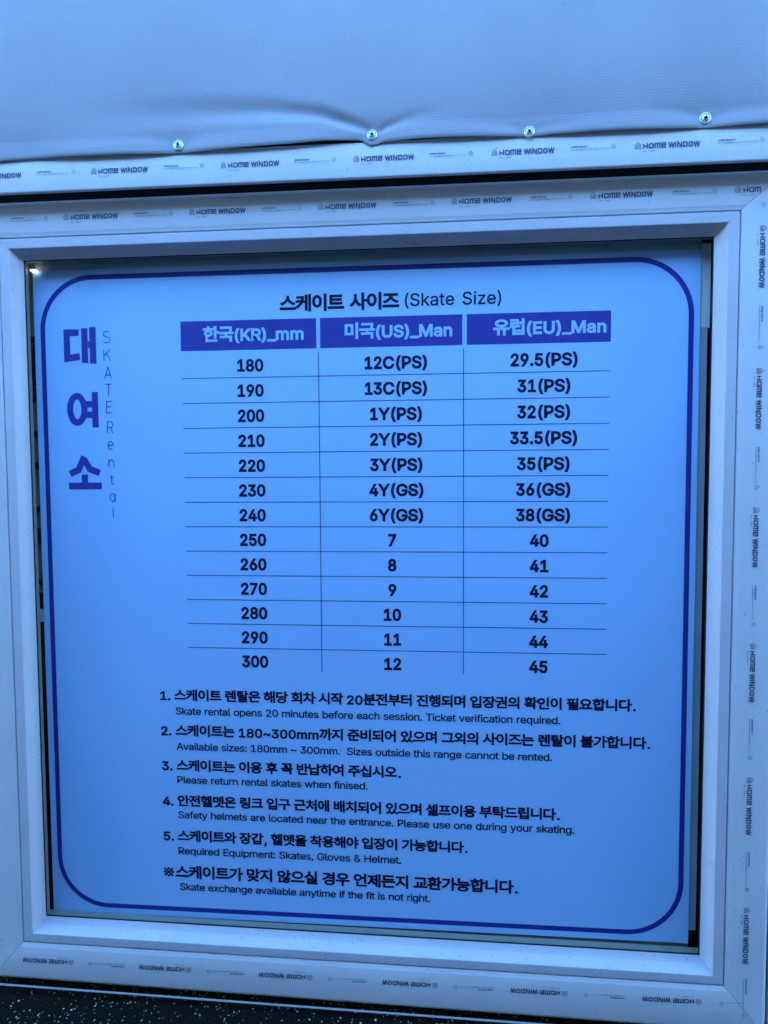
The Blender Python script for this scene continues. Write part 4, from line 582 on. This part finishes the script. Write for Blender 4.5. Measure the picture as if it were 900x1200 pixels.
V = [(x, y, z - .0145 * (x + .08) / 1.28) for x, y, z in V]
child(obj("sill_lip", V, F, M_LIP), win)

# printed film marks: flat ribbons on the frame, drawn once and copied
MM = .001
def P(path): return [(a * MM, b * MM) for a, b in path]
def sq(x0, x1, y0, y1, r):                  # a squared-off ring
    return [(x0 + r, y0), (x1 - r, y0), (x1, y0 + r), (x1, y1 - r), (x1 - r, y1), (x0 + r, y1), (x0, y1 - r), (x0, y0 + r), (x0 + r, y0)]
def letter_paths():
    g = []
    g += [[(12.4, 0), (12.4, 6.6)], [(17.6, 0), (17.6, 8)], [(12.9, 3.4), (17.2, 3.4)]]
    g += [sq(20.6, 26.4, .8, 6.6, 1.0)]
    g += [[(29.0, 0), (29.0, 6.8), (36.2, 6.8), (36.2, 0)], [(32.6, 0), (32.6, 6.3)]]
    g += [[(45.0, .9), (38.9, .9), (38.9, 6.8), (44.2, 6.8), (44.2, 3.9), (39.5, 3.9)]]
    def W(x): return [[(x, 7.4), (x + 1.9, .8), (x + 3.9, 6.6), (x + 5.9, .8), (x + 7.8, 7.4)]]
    g = [[(12.2 + (x - 12.2) * .965, y) for x, y in p] for p in g]
    g += W(48.0)
    g += [[(57.6, 0), (57.6, 7.5)], [(60.6, 0), (60.6, 7.2), (65.4, .3), (65.4, 7.5)]]
    g += [[(68.4, .8), (72.2, .8), (73.4, 2.0), (73.4, 5.5), (72.2, 6.7), (68.4, 6.7), (68.4, .8)]]
    g += [sq(76.2, 81.0, .8, 6.7, 1.3)]
    g += W(83.2)
    return g
def house_paths():
    return [[(1.4, -.6), (.5, 1.2), (.5, 5.6), (4.2, 9.3), (7.9, 5.6), (7.9, 1.2), (7.2, -.6)], [(2.5, 0), (2.5, 3.4)], [(4.0, 0), (4.0, 5.2), (6.0, 5.2), (6.0, 0)], [(2.5, 4.6), (2.5, 5.4)]]
def ticks(x0, x1, y0, h, rs, pitch=1.7):
    g, x = [], x0
    while x < x1:
        if rs.random() > .13:
            k = rs.random(); w = pitch * .62
            g += [[(x, y0), (x, y0 + h)]] if k < .35 else [[(x, y0 + h * .85), (x + w, y0 + h * .85)], [(x + w * .5, y0), (x + w * .5, y0 + h * .6)]] if k < .7 else [[(x, y0 + h * .15), (x + w, y0 + h * .15)], [(x + w * .9, y0 + h * .3), (x + w * .9, y0 + h)]]
        x += pitch
    return g
def recycle_paths():
    return [[(58.6, .9), (60.4, 3.9)], [(61.6, 3.9), (63.4, .9)], [(59.6, -.2), (62.6, -.2)], [(59.7, 3.6), (61.0, 4.4), (62.3, 3.6)], [(58.2, 1.6), (58.2, .2), (59.4, -.2)], [(63.8, 1.6), (63.8, .2), (62.9, -.2)]]
rs = random.Random(3)
def mini_home():                            # the same two words again, tiny
    return [[(a * .295 - 3.4, b * .30 + 1.6) for a, b in p] for p in letter_paths()]
PL = lambda x, y, h: Vector((x, -.0004 - h, y))
def print_mesh(name, paths, t, dy, mat):
    o = strokes([P([(a, b + dy) for a, b in p]) for p in paths], t * MM, PL, name, mat, None)
    me = o.data; bpy.data.objects.remove(o); return me
SUBL = ticks(12, 28, -4.6, 1.5, rs, 1.9)
ME_LOGO = print_mesh("printed_logo", letter_paths(), 1.7, -3.8, M_FILMINK)
ME_LOGO_CUT = print_mesh("printed_logo", letter_paths()[:6], 1.7, -3.8, M_FILMINK)
ME_HOUSE = print_mesh("printed_house", house_paths(), .75, -4.0, M_FILMINK)
ME_SUB = print_mesh("printed_small_line", SUBL, .6, -3.8, M_FILMINK2)
ME_MINI = print_mesh("printed_small_logo", mini_home(), .5, 0, M_FILMINK)
FINE = ticks(0, 54, -2.1, 1.35, rs, 1.55)
ME_FINE = print_mesh("printed_small_line", FINE, .6, 0, M_FILMINK2)
ME_FINE_CUT = print_mesh("printed_small_line", [p for p in FINE if p[0][0] > 27], .6, 0, M_FILMINK2)
ME_CYC = print_mesh("printed_recycling_mark", recycle_paths() + ticks(58.5, 63.6, -2.4, .9, rs, 1.6), .5, 0, M_FILMINK)
def put(me, host, x, z, rot, y=0.0):
    o = bpy.data.objects.new(me.name.split('.')[0], me); COL.objects.link(o)
    o.parent = host; o.location = (x, y, z); o.rotation_euler = (0, rot, 0)
def logo(host, x, z, rot=0.0, y=0.0, cut=False):
    for me in ((ME_HOUSE, ME_LOGO_CUT if cut else ME_LOGO, ME_SUB)): put(me, host, x, z, rot, y)
def notice(host, x, z, rot=0.0, y=0.0): 
    for me in (ME_MINI, ME_FINE, ME_CYC): put(me, host, x, z, rot, y)
HALF = math.pi / 2
for x in (.0845, .2943, .5024, .7106, .9200): logo(frames['top'], x, 1.1965)
logo(frames['top'], 1.1305, 1.1965, cut=True)
for x in (-.0068, .2026, .4120, .6204, .8290, 1.0399): notice(frames['top'], x, 1.1955)
for z in (1.1441, .9341, .7240, .5145, .3040, .0945): logo(frames['right'], 1.1712, z, HALF)
for z in (1.0262, .8160, .6055, .3960, .1850, -.022): notice(frames['right'], 1.1702, z, HALF)
put(ME_CYC, frames['right'], 1.1702, 1.2355, HALF)
for x in (.0603, .2695, .4782, .6870, .8967, 1.1059): logo(frames['bottom'], x, -.0602 - .0035 * x, math.pi)
for x in (.1521, .3614, .5690, .7777, .9868): notice(frames['bottom'], x, -.0594 - .0035 * x, math.pi)
put(ME_CYC, frames['bottom'], 1.1975, -.0636, math.pi); put(ME_FINE_CUT, frames['bottom'], 1.1975, -.0636, math.pi)
for k in range(6): logo(frames['left'], -.0768, -.052 + .2095 * k, -HALF)
for k in range(6): notice(frames['left'], -.0750, .066 + .2095 * k, -HALF)

# ------------------------------------------------------------ white bar over the window
bar = thing("window_bar", "long white plastic bar in printed film under the fabric hem, above the window", "frame bar", (.556, -.03, 1.2248))
r = .004
prof = [(-.0235, 1.2262)] + [(-.03 + r - r * math.sin(math.pi / 2 * k / 4), 1.2248 + r - r * math.cos(math.pi / 2 * k / 4)) for k in range(5)]
prof += [(-.03 + .002 - .002 * math.cos(math.pi / 2 * k / 3), 1.2784 - .002 + .002 * math.sin(math.pi / 2 * k / 3)) for k in range(4)] + [(-.0235, 1.2784)]
n = len(prof); V = [(-.5, y, z) for y, z in prof] + [(1.75, y, z) for y, z in prof]
F = [(i, (i + 1) % n, n + (i + 1) % n, n + i) for i in range(n)] + [tuple(reversed(range(n))), tuple(range(n, 2 * n))]
body = child(obj("bar_body", V, F, M_FILM, None, 35), bar)
for x in (-.0577, .1491, .3568, .5625, .7691, .9761): logo(body, x, 1.2532, 0, -.03)
for x in (.0592, .2662, .4717, .6772, .8846, 1.0930): notice(body, x, 1.2535, 0, -.03)
rs2 = random.Random(11)
def blot(cx, cz, rr, y):
    V, F = [], []; b = 0; k = 9; V.append((cx, y - .0006, cz))
    for i in range(k):
        q = rr * rs2.uniform(.65, 1.2); V.append((cx + q * math.cos(2 * math.pi * i / k), y, cz + q * math.sin(2 * math.pi * i / k)))
    for i in range(k): F.append((b, b + 1 + i, b + 1 + (i + 1) % k))
    obj("paint_spot", V, F, M_INNER, body)
for cx, cz, rr in ((1.054, 1.2555, .0016), (1.0945, 1.2640, .0012), (.995, 1.2615, .0010), (.9735, 1.2560, .0009), (1.0365, 1.2665, .0009), (1.0255, 1.2585, .0008), (1.112, 1.2625, .0006), (.9455, 1.2640, .0008), (.9600, 1.2600, .0006), (.9200, 1.2640, .0006), (1.0450, 1.2510, .0006)):
    blot(cx, cz, rr, -.0302)
jamb = thing("window_post", "next white plastic frame post, just past the window's right edge", "frame post", (1.26, 0, -.1))
V, F = boxes([(1.2095, 1.30, .004, .09, -.10, 1.221)])
child(obj("post_body", V, F, M_FILM), jamb)

# ------------------------------------------------------------ fabric cover
SCREWS = [(.2921, 1.2850), (.5913, 1.2864), (.8238, 1.2794), (1.0731, 1.2862)]
HOLD = [-.16, .04] + [x for x, z in SCREWS] + [1.33, 1.56]
HEM = [(-.6, .5), (-.03, .0), (.08, 1.4), (.17, .8), (.27, -.3), (.31, -.2), (.36, 1.2), (.45, 3.0), (.53, 5.2), (.573, 4.6), (.5905, -2.0), (.612, 1.4), (.66, 2.4), (.74, 1.6), (.80, .2), (.824, -.6), (.86, .5), (.95, .9), (1.05, .0), (1.073, -.3), (1.15, .8), (1.33, .3), (1.8, .5)]
def interp(T, x):
    if x <= T[0][0]: return T[0][1]
    for (a, p), (b, q) in zip(T, T[1:]):
        if x <= b:
            t = (x - a) / (b - a); t = t * t * (3 - 2 * t); return p + (q - p) * t
    return T[-1][1]
def seg_dist(x, z, path):
    best = (9, 0, 0); tot = sum(math.dist(a, b) for a, b in zip(path, path[1:])); run = 0
    for a, b in zip(path, path[1:]):
        l = math.dist(a, b); ux, uz = (b[0] - a[0]) / l, (b[1] - a[1]) / l
        t = max(0, min(l, (x - a[0]) * ux + (z - a[1]) * uz))
        d = math.dist((x, z), (a[0] + ux * t, a[1] + uz * t))
        if d < best[0]: best = (d, (run + t) / tot, 0)
        run += l
    return best[0], best[1]
# creases run from a screw outwards: path, depth, width at the screw, width at the far end
CREASES = [([(.590, 1.292), (.560, 1.304), (.510, 1.319), (.44, 1.327), (.30, 1.331), (.12, 1.330)], .0064, .0055, .026),
           ([(.594, 1.288), (.612, 1.296), (.640, 1.306), (.70, 1.316)], .0030, .004, .011),
           ([(.586, 1.283), (.560, 1.2835), (.50, 1.288)], .0010, .004, .009),
           ([(.820, 1.283), (.790, 1.290), (.72, 1.296)], .0011, .005, .014), ([(.828, 1.282), (.86, 1.288), (.93, 1.292)], .0010, .005, .013),
           ([(1.069, 1.290), (1.030, 1.297), (.98, 1.300)], .0016, .005, .012), ([(1.077, 1.288), (1.12, 1.294), (1.2, 1.296)], .0010, .005, .013),
           ([(.288, 1.288), (.25, 1.296), (.15, 1.300)], .0011, .006, .015), ([(.296, 1.288), (.33, 1.294), (.39, 1.298)], .0010, .006, .015)]
def fabric_y(x, z):
    near = min(abs(x - h) for h in HOLD)
    span = min(1.0, near / .10); puff = span * span * (3 - 2 * span)
    low = math.exp(-max(0, z - 1.286) / .045)
    y = -.0350 - .0034 * puff * low - .010 * (1 - math.exp(-max(0, z - 1.30) / .09))
    for sx, sz in SCREWS:
        y += .0022 * math.exp(-((x - sx) ** 2 + (z - sz) ** 2) / (2 * .012 ** 2))
    for path, dep, w0, w1 in CREASES:
        d, t = seg_dist(x, z, path)
        if d < .08:
            w = w0 + (w1 - w0) * t
            y += dep * (1 - t) ** .8 * math.exp(-(d / w) ** 2) * min(1, .35 + t * 6)
    y += .0012 * math.sin(x * 9.0 + z * 5 + 1.0) * (1 - low) + .0005 * math.sin(z * 46 + 1.4 * math.sin(x * 5)) * math.exp(-max(0, z - 1.32) / .08)
    return y
NX, NZ = 520, 84
V, F = [], []
for i in range(NX + 1):
    x = -.45 + 2.15 * i / NX
    zh = 1.2742 + interp(HEM, x) * .00125
    for j in range(NZ + 1):
        t = j / NZ; z = zh + (1.75 - zh) * (t ** 1.9)
        y = fabric_y(x, z)
        e = z - zh
        if e < .005: y += .0013 * (1 - e / .005) ** 2
        V.append((x, y, z))
for i in range(NX):
    for j in range(NZ):
        a = i * (NZ + 1) + j; F.append((a, a + NZ + 1, a + NZ + 2, a + 1))
# the sheet has a back 1.2 mm behind and a folded hem edge
nv = len(V); V += [(x, y + .0012, z) for x, y, z in V]
F += [tuple(nv + i for i in reversed(f)) for f in F]
for i in range(NX):
    a = i * (NZ + 1); b = a + NZ + 1; F.append((b, a, nv + a, nv + b))
fab = obj("fabric_cover", V, F, M_FABRIC)
for p in fab.data.polygons: p.use_smooth = True
fab.data.set_sharp_from_angle(angle=math.radians(60))
tag(fab, "pale ribbed fabric sheet screwed along its hem above the white bar", "fabric cover")

# ------------------------------------------------------------ screws
def lathe(prof, n=28):                     # prof (radius, y): turned about Y
    V, F = [], []
    for r_, y in prof: V += [(r_ * math.cos(2 * math.pi * k / n), y, r_ * math.sin(2 * math.pi * k / n)) for k in range(n)]
    for i in range(len(prof) - 1):
        for k in range(n): l = (k + 1) % n; F.append((n * i + k, n * i + l, n * (i + 1) + l, n * (i + 1) + k))
    F.append(tuple(range(n))); F.append(tuple(reversed(range(n * (len(prof) - 1), n * len(prof)))))
    return V, F
SLABEL = ["bright screw with washer head in smooth fabric, the leftmost of the row", "bright screw pulling a deep crease in the fabric hem",
          "bright screw closest to the white bar, right of the deep crease", "bright screw above the white paint spots, the rightmost of the row"]
def make_screw():
    t = thing("screw", SLABEL[0], "screw", group="screws along the fabric hem")
    v, f = lathe([(.0078, .0012), (.0079, -.0002), (.0074, -.0012), (.0066, -.0016), (.0056, -.0012), (.0052, .0008)]); obj("washer", v, f, M_ZINC, t, 40)
    v, f = lathe([(.0049, .0), (.0049, -.0016), (.0044, -.0026), (.0033, -.0033), (.0020, -.0036), (.0004, -.0037)]); obj("head", v, f, M_ZINC, t, 40)
    a, b = .0030, .00095
    pts = [(a, -b), (a, b), (b, b), (b, a), (-b, a), (-b, b), (-a, b), (-a, -b), (-b, -b), (-b, -a), (b, -a), (b, -b)]
    v = [(p, -.0039, q) for p, q in pts] + [(p * .6, -.0025, q * .6) for p, q in pts]
    f = [tuple(range(12))] + [(i, (i + 1) % 12, 12 + (i + 1) % 12, 12 + i) for i in range(12)]
    obj("cross_recess", v, f, M_RECESS, t)
    return t
s0 = make_screw()
for i, (x, z) in enumerate(SCREWS):
    s = s0
    if i:
        s = s0.copy(); COL.objects.link(s)
        for ch in list(s0.children):
            c = ch.copy(); COL.objects.link(c); c.parent = s
    s["label"] = SLABEL[i]
    s.location = (x, fabric_y(x, z) - .0020, z); s.rotation_euler = (0.05 * (i - 1), (.5, .2, 1.0, .15)[i], .04 * (1 - i))

# ------------------------------------------------------------ the sign
W_, H_ = 1.1000, 1.1267
bm_v, bm_f = boxes([(0, W_, YS, YS + .003, 0, H_)])
sign = obj("skate_rental_sign", bm_v, bm_f, M_SIGN)
tag(sign, "pale blue skate rental sign with a shoe size table, behind the window glass", "sign")
SPL = lambda x, y, h: Vector((x, YS - .0003 - h, y))
rr = .088; x0, x1, z0, z1 = .0150, 1.0865, .0145, 1.1138
pth = arc(x1 - rr, z1 - rr, rr, rr, 90, 0, 20) + arc(x1 - rr, z0 + rr, rr, rr, 0, -90, 20) + arc(x0 + rr, z0 + rr, rr, rr, -90, -180, 20) + arc(x0 + rr, z1 - rr, rr, rr, 180, 90, 20)
strokes([pth + [pth[0]]], .0082, SPL, "border_line", M_BORDER, sign)
# table
HC = [(.2578, .4885), (.4950, .7282), (.7355, .9632)]
HT = [("한국(KR)_mm", 238.3, 356.5), ("미국(US)_Man", 403, 530), ("유럽(EU)_Man", 575.7, 710)]
HX = [(.2965, .4675), (.5360, .7120), (.7775, .9560)]
for (a, b), (t, _, _), (p, q) in zip(HC, HT, HX):
    v, f = boxes([(a, b, YS - .0003, YS - .00001, .9868, 1.0358)])
    cell = obj("header_cell", v, f, M_NAVY, sign)
    sign_text("header_text", t, p, q, 1.0010, .0205, .0265, .0011, M_SIGN, cell, lift=.0007)
for k in range(12):
    z = .9410 - .04172 * k
    v, f = boxes([(.2590, .9622, YS - .0003, YS - .00001, z - .00055, z + .00055)]); obj("row_rule", v, f, M_LINE, sign)
for x, zt, zb in ((.4920, .9800, .4429), (.7303, .9816, .4447)):
    v, f = boxes([(x - .00055, x + .00055, YS - .00045, YS - .00031, zb, zt)]); obj("column_rule", v, f, M_LINE, sign)
C1 = ["180", "190", "200", "210", "220", "230", "240", "250", "260", "270", "280", "290", "300"]
C2 = ["12C(PS)", "13C(PS)", "1Y(PS)", "2Y(PS)", "3Y(PS)", "4Y(GS)", "6Y(GS)", "7", "8", "9", "10", "11", "12"]
C3 = ["29.5(PS)", "31(PS)", "32(PS)", "33.5(PS)", "35(PS)", "36(GS)", "38(GS)", "40", "41", "42", "43", "44", "45"]
for k in range(13):
    z = .9612 - .04178 * k - .0107
    for t, x in ((C1[k], .3764), (C2[k], .6198 if k < 7 else .6124), (C3[k], .8588 if k < 7 else .8531)):
        sign_text("size_text", t, x, x, z, .0208, .02, .00112, M_BLACK, sign, anchor='mid', xs=1.06, digit=.89)
# title
sign_text("title_text", "스케이트 사이즈", .4277, .6262, 1.0475, .02, .0285, .0012, M_BLACK, sign)
sign_text("title_text", "(Skate Size)", .6351, .7905, 1.0510, .0205, .02, .0003, M_BLACK, sign)
# notes
NOTES = [("1. 스케이트 렌탈은 해당 회차 시작 20분전부터 진행되며 입장권의 확인이 필요합니다.", .2072, 1.0103, .3885),
         ("Skate rental opens 20 minutes before each session. Ticket verification required.", .2341, .8895, .3638),
         ("2. 스케이트는 180~300mm까지 준비되어 있으며 그외의 사이즈는 렌탈이 불가합니다.", .2072, 1.0343, .3262),
         ("Available sizes: 180mm ~ 300mm.  Sizes outside this range cannot be rented.", .2342, .8766, .3012),
         ("3. 스케이트는 이용 후 꼭 반납하여 주십시오.", .2072, .6255, .2642),
         ("Please return rental skates when finised.", .2344, .5686, .2418),
         ("4. 안전헬멧은 링크 입구 근처에 배치되어 있으며 셀프이용 부탁드립니다.", .2072, .8900, .2010),
         ("Safety helmets are located near the entrance. Please use one during your skating.", .2346, .9139, .1790),
         ("5. 스케이트와 장갑, 헬멧을 착용해야 입장이 가능합니다.", .2072, .7376, .1380),
         ("Required Equipment: Skates, Gloves & Helmet.", .2335, .6249, .1142),
         ("※스케이트가 맞지 않으실 경우 언제든지 교환가능합니다.", .2056, .8219, .0712),
         ("Skate exchange available anytime if the fit is not right.", .2346, .6741, .0492)]
for i, (t, a, b, z) in enumerate(NOTES):
    if i % 2 == 0:
        big = 1.14 if i == 10 else 1.0
        sign_text("note_text", t, a, b, z, .0162 * big, .0208 * big, .00080 * big, M_BLACK, sign, space=.36, htrack=-.05)
    else:
        sign_text("note_text", t, a, b, z, .0128, .02, .00030, M_BLACK, sign, space=.40, track=-.05)
# big violet hangul at the left, drawn as heavy strokes
VPL = lambda x, y, h: Vector((x, YS - .0004 - h, y))
T = .0118
def glyph_dae(x, z):   # 57 x 56 mm
    return [[(x + .0335, z + .0042), (x + .0335, z + .0042)]]
X, Z = .0515, .9722
strokes([[(X + .0275, Z + .0500), (X + .0060, Z + .0500), (X + .0060, Z + .0066), (X + .0285, Z + .0096)],
         [(X + .0375, Z - .0015), (X + .0375, Z + .0570)], [(X + .0435, Z + .0290), (X + .0465, Z + .0290)], [(X + .0520, Z - .0030), (X + .0520, Z + .0585)]], .0112, VPL, "side_title_glyph", M_NAVY, sign)
X, Z = .0545, .8622
el = arc(X + .0180, Z + .0300, .0128, .0225, 0, 360, 28)
strokes([el, [(X + .0500, Z - .0010), (X + .0500, Z + .0590)], [(X + .0300, Z + .0385), (X + .0445, Z + .0385)], [(X + .0300, Z + .0205), (X + .0445, Z + .0205)]], .0108, VPL, "side_title_glyph", M_NAVY, sign)
X, Z = .0535, .7556
strokes([[(X + .0025, Z + .0262), (X + .0180, Z + .0330), (X + .0290, Z + .0560)], [(X + .0290, Z + .0500), (X + .0385, Z + .0345), (X + .0560, Z + .0275)],
         [(X + .0290, Z + .0105), (X + .0290, Z + .0250)], [(X + .0000, Z + .0055), (X + .0590, Z + .0055)]], .0112, VPL, "side_title_glyph", M_NAVY, sign)
# thin upright letters beside it: S K A T E R e n t a l
w, h = .0120, .0195
def at(c, p): return [(c[0] + a, c[1] + b) for a, b in p]
thin = []
YC = [1.0133, .9832, .9530, .9243, .8953, .8606, .8300, .7994, .7702, .7409, .7130]
XC = [.1283 + .00035 * k for k in range(11)]
L = list(zip(XC, YC)); a, b = w / 2, h / 2
thin.append(at(L[0], arc(0, b * .5, a * .9, b * .5, 20, 180, 8) + arc(0, b * .5, a * .9, b * .5, 180, 270, 4)[1:] + arc(0, -b * .5, a, b * .5, 90, -160, 12)[1:]))
thin += [at(L[1], p) for p in ([(-a, -b), (-a, b)], [(a, b), (-a, -.1 * b)], [(-.4 * a, .35 * b), (a, -b)])]
thin += [at(L[2], p) for p in ([(-a, -b), (0, b), (a, -b)], [(-.6 * a, -.35 * b), (.6 * a, -.35 * b)])]
thin += [at(L[3], p) for p in ([(-a, b), (a, b)], [(0, b), (0, -b)])]
thin += [at(L[4], p) for p in ([(.8 * a, b), (-.8 * a, b), (-.8 * a, -b), (.8 * a, -b)], [(-.8 * a, .05 * b), (.65 * a, .05 * b)])]
thin += [at(L[5], p) for p in ([(-.8 * a, -b), (-.8 * a, b), (.2 * a, b)] + arc(.2 * a, b * .5, a * .65, b * .5, 90, -90, 8)[1:] + [(-.8 * a, 0)], [(.1 * a, 0), (.85 * a, -b)])]
thin += [at(L[6], [(-.75 * a, 0), (.75 * a, 0)] + arc(0, 0, .78 * a, .68 * b, 0, 310, 14)[1:])]
thin += [at(L[7], p) for p in ([(-.75 * a, -.7 * b), (-.75 * a, .68 * b)], [(-.75 * a, .2 * b)] + arc(0, .1 * b, .75 * a, .56 * b, 170, 0, 8) + [(.75 * a, -.7 * b)])]
thin += [at(L[8], p) for p in ([(-.1 * a, b), (-.1 * a, -.4 * b), (.1 * a, -.7 * b), (.5 * a, -.7 * b)], [(-.6 * a, .55 * b), (.55 * a, .55 * b)])]
thin += [at(L[9], p) for p in (arc(-.05 * a, 0, .75 * a, .68 * b, 0, 360, 18), [(.78 * a, .7 * b), (.78 * a, -.7 * b)])]
thin += [at(L[10], [(0, b), (0, -b * .8)])]
strokes(thin, .00120, VPL, "side_subtitle_text", M_BORDER, sign)

# ------------------------------------------------------------ what shows in the gaps round the sign
rack = thing("storage_rack", "grey rack with black bars, glimpsed in the gap left of the sign", "rack", (-.05, .06, 0))
v, f = boxes([(-.085, -.003, .058, .068, .035, 1.16)]); child(obj("rack_panel", v, f, M_RACK), rack)
def zat(vpx): return Z0 + (Z1 - Z0) * (vpx - V0) / (V1 - V0)
V0, V1, Z0, Z1 = 318, 1066.5, 1.139, -.012
bars = [(396, 403), (405, 450), (453.5, 468), (502, 508.5), (537, 545), (587, 593.5), (612, 629), (670, 676.5), (686, 704), (719, 1046)]
for a, b in bars:
    v, f = boxes([(-.084, -.002, .053, .0575, zat(b), zat(a))]); child(obj("rack_bar", v, f, M_RACKBAR), rack)
v, f = boxes([(-.03, .0, .0495, .0525, zat(719), zat(705))]); child(obj("white_box", v, f, M_INNER), rack)
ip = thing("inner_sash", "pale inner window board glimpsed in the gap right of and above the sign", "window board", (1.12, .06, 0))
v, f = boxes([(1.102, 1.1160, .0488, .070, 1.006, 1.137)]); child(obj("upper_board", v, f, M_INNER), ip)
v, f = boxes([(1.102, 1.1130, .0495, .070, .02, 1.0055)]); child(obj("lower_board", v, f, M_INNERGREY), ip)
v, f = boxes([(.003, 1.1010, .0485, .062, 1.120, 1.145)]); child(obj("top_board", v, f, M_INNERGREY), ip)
v, f = boxes([(.0, 1.1010, .0488, .062, -.06, .012)]); child(obj("bottom_board", v, f, M_SPACER), ip)
glint_m, nt, b = nodes("glowing white glint"); b.inputs['Base Color'].default_value = (1, 1, 1, 1)
b.inputs['Emission Color'].default_value = (.9, 1, .95, 1); b.inputs['Emission Strength'].default_value = GLINT_GLOW
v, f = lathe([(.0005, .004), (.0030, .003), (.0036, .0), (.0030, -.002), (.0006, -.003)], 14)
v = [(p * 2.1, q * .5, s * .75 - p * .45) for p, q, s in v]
lm = obj("glowing_glint", v, f, glint_m, None, 60); lm.location = (.0055, .0405, 1.1262)  # white glint at the sign corner, put in as a small emissive mesh
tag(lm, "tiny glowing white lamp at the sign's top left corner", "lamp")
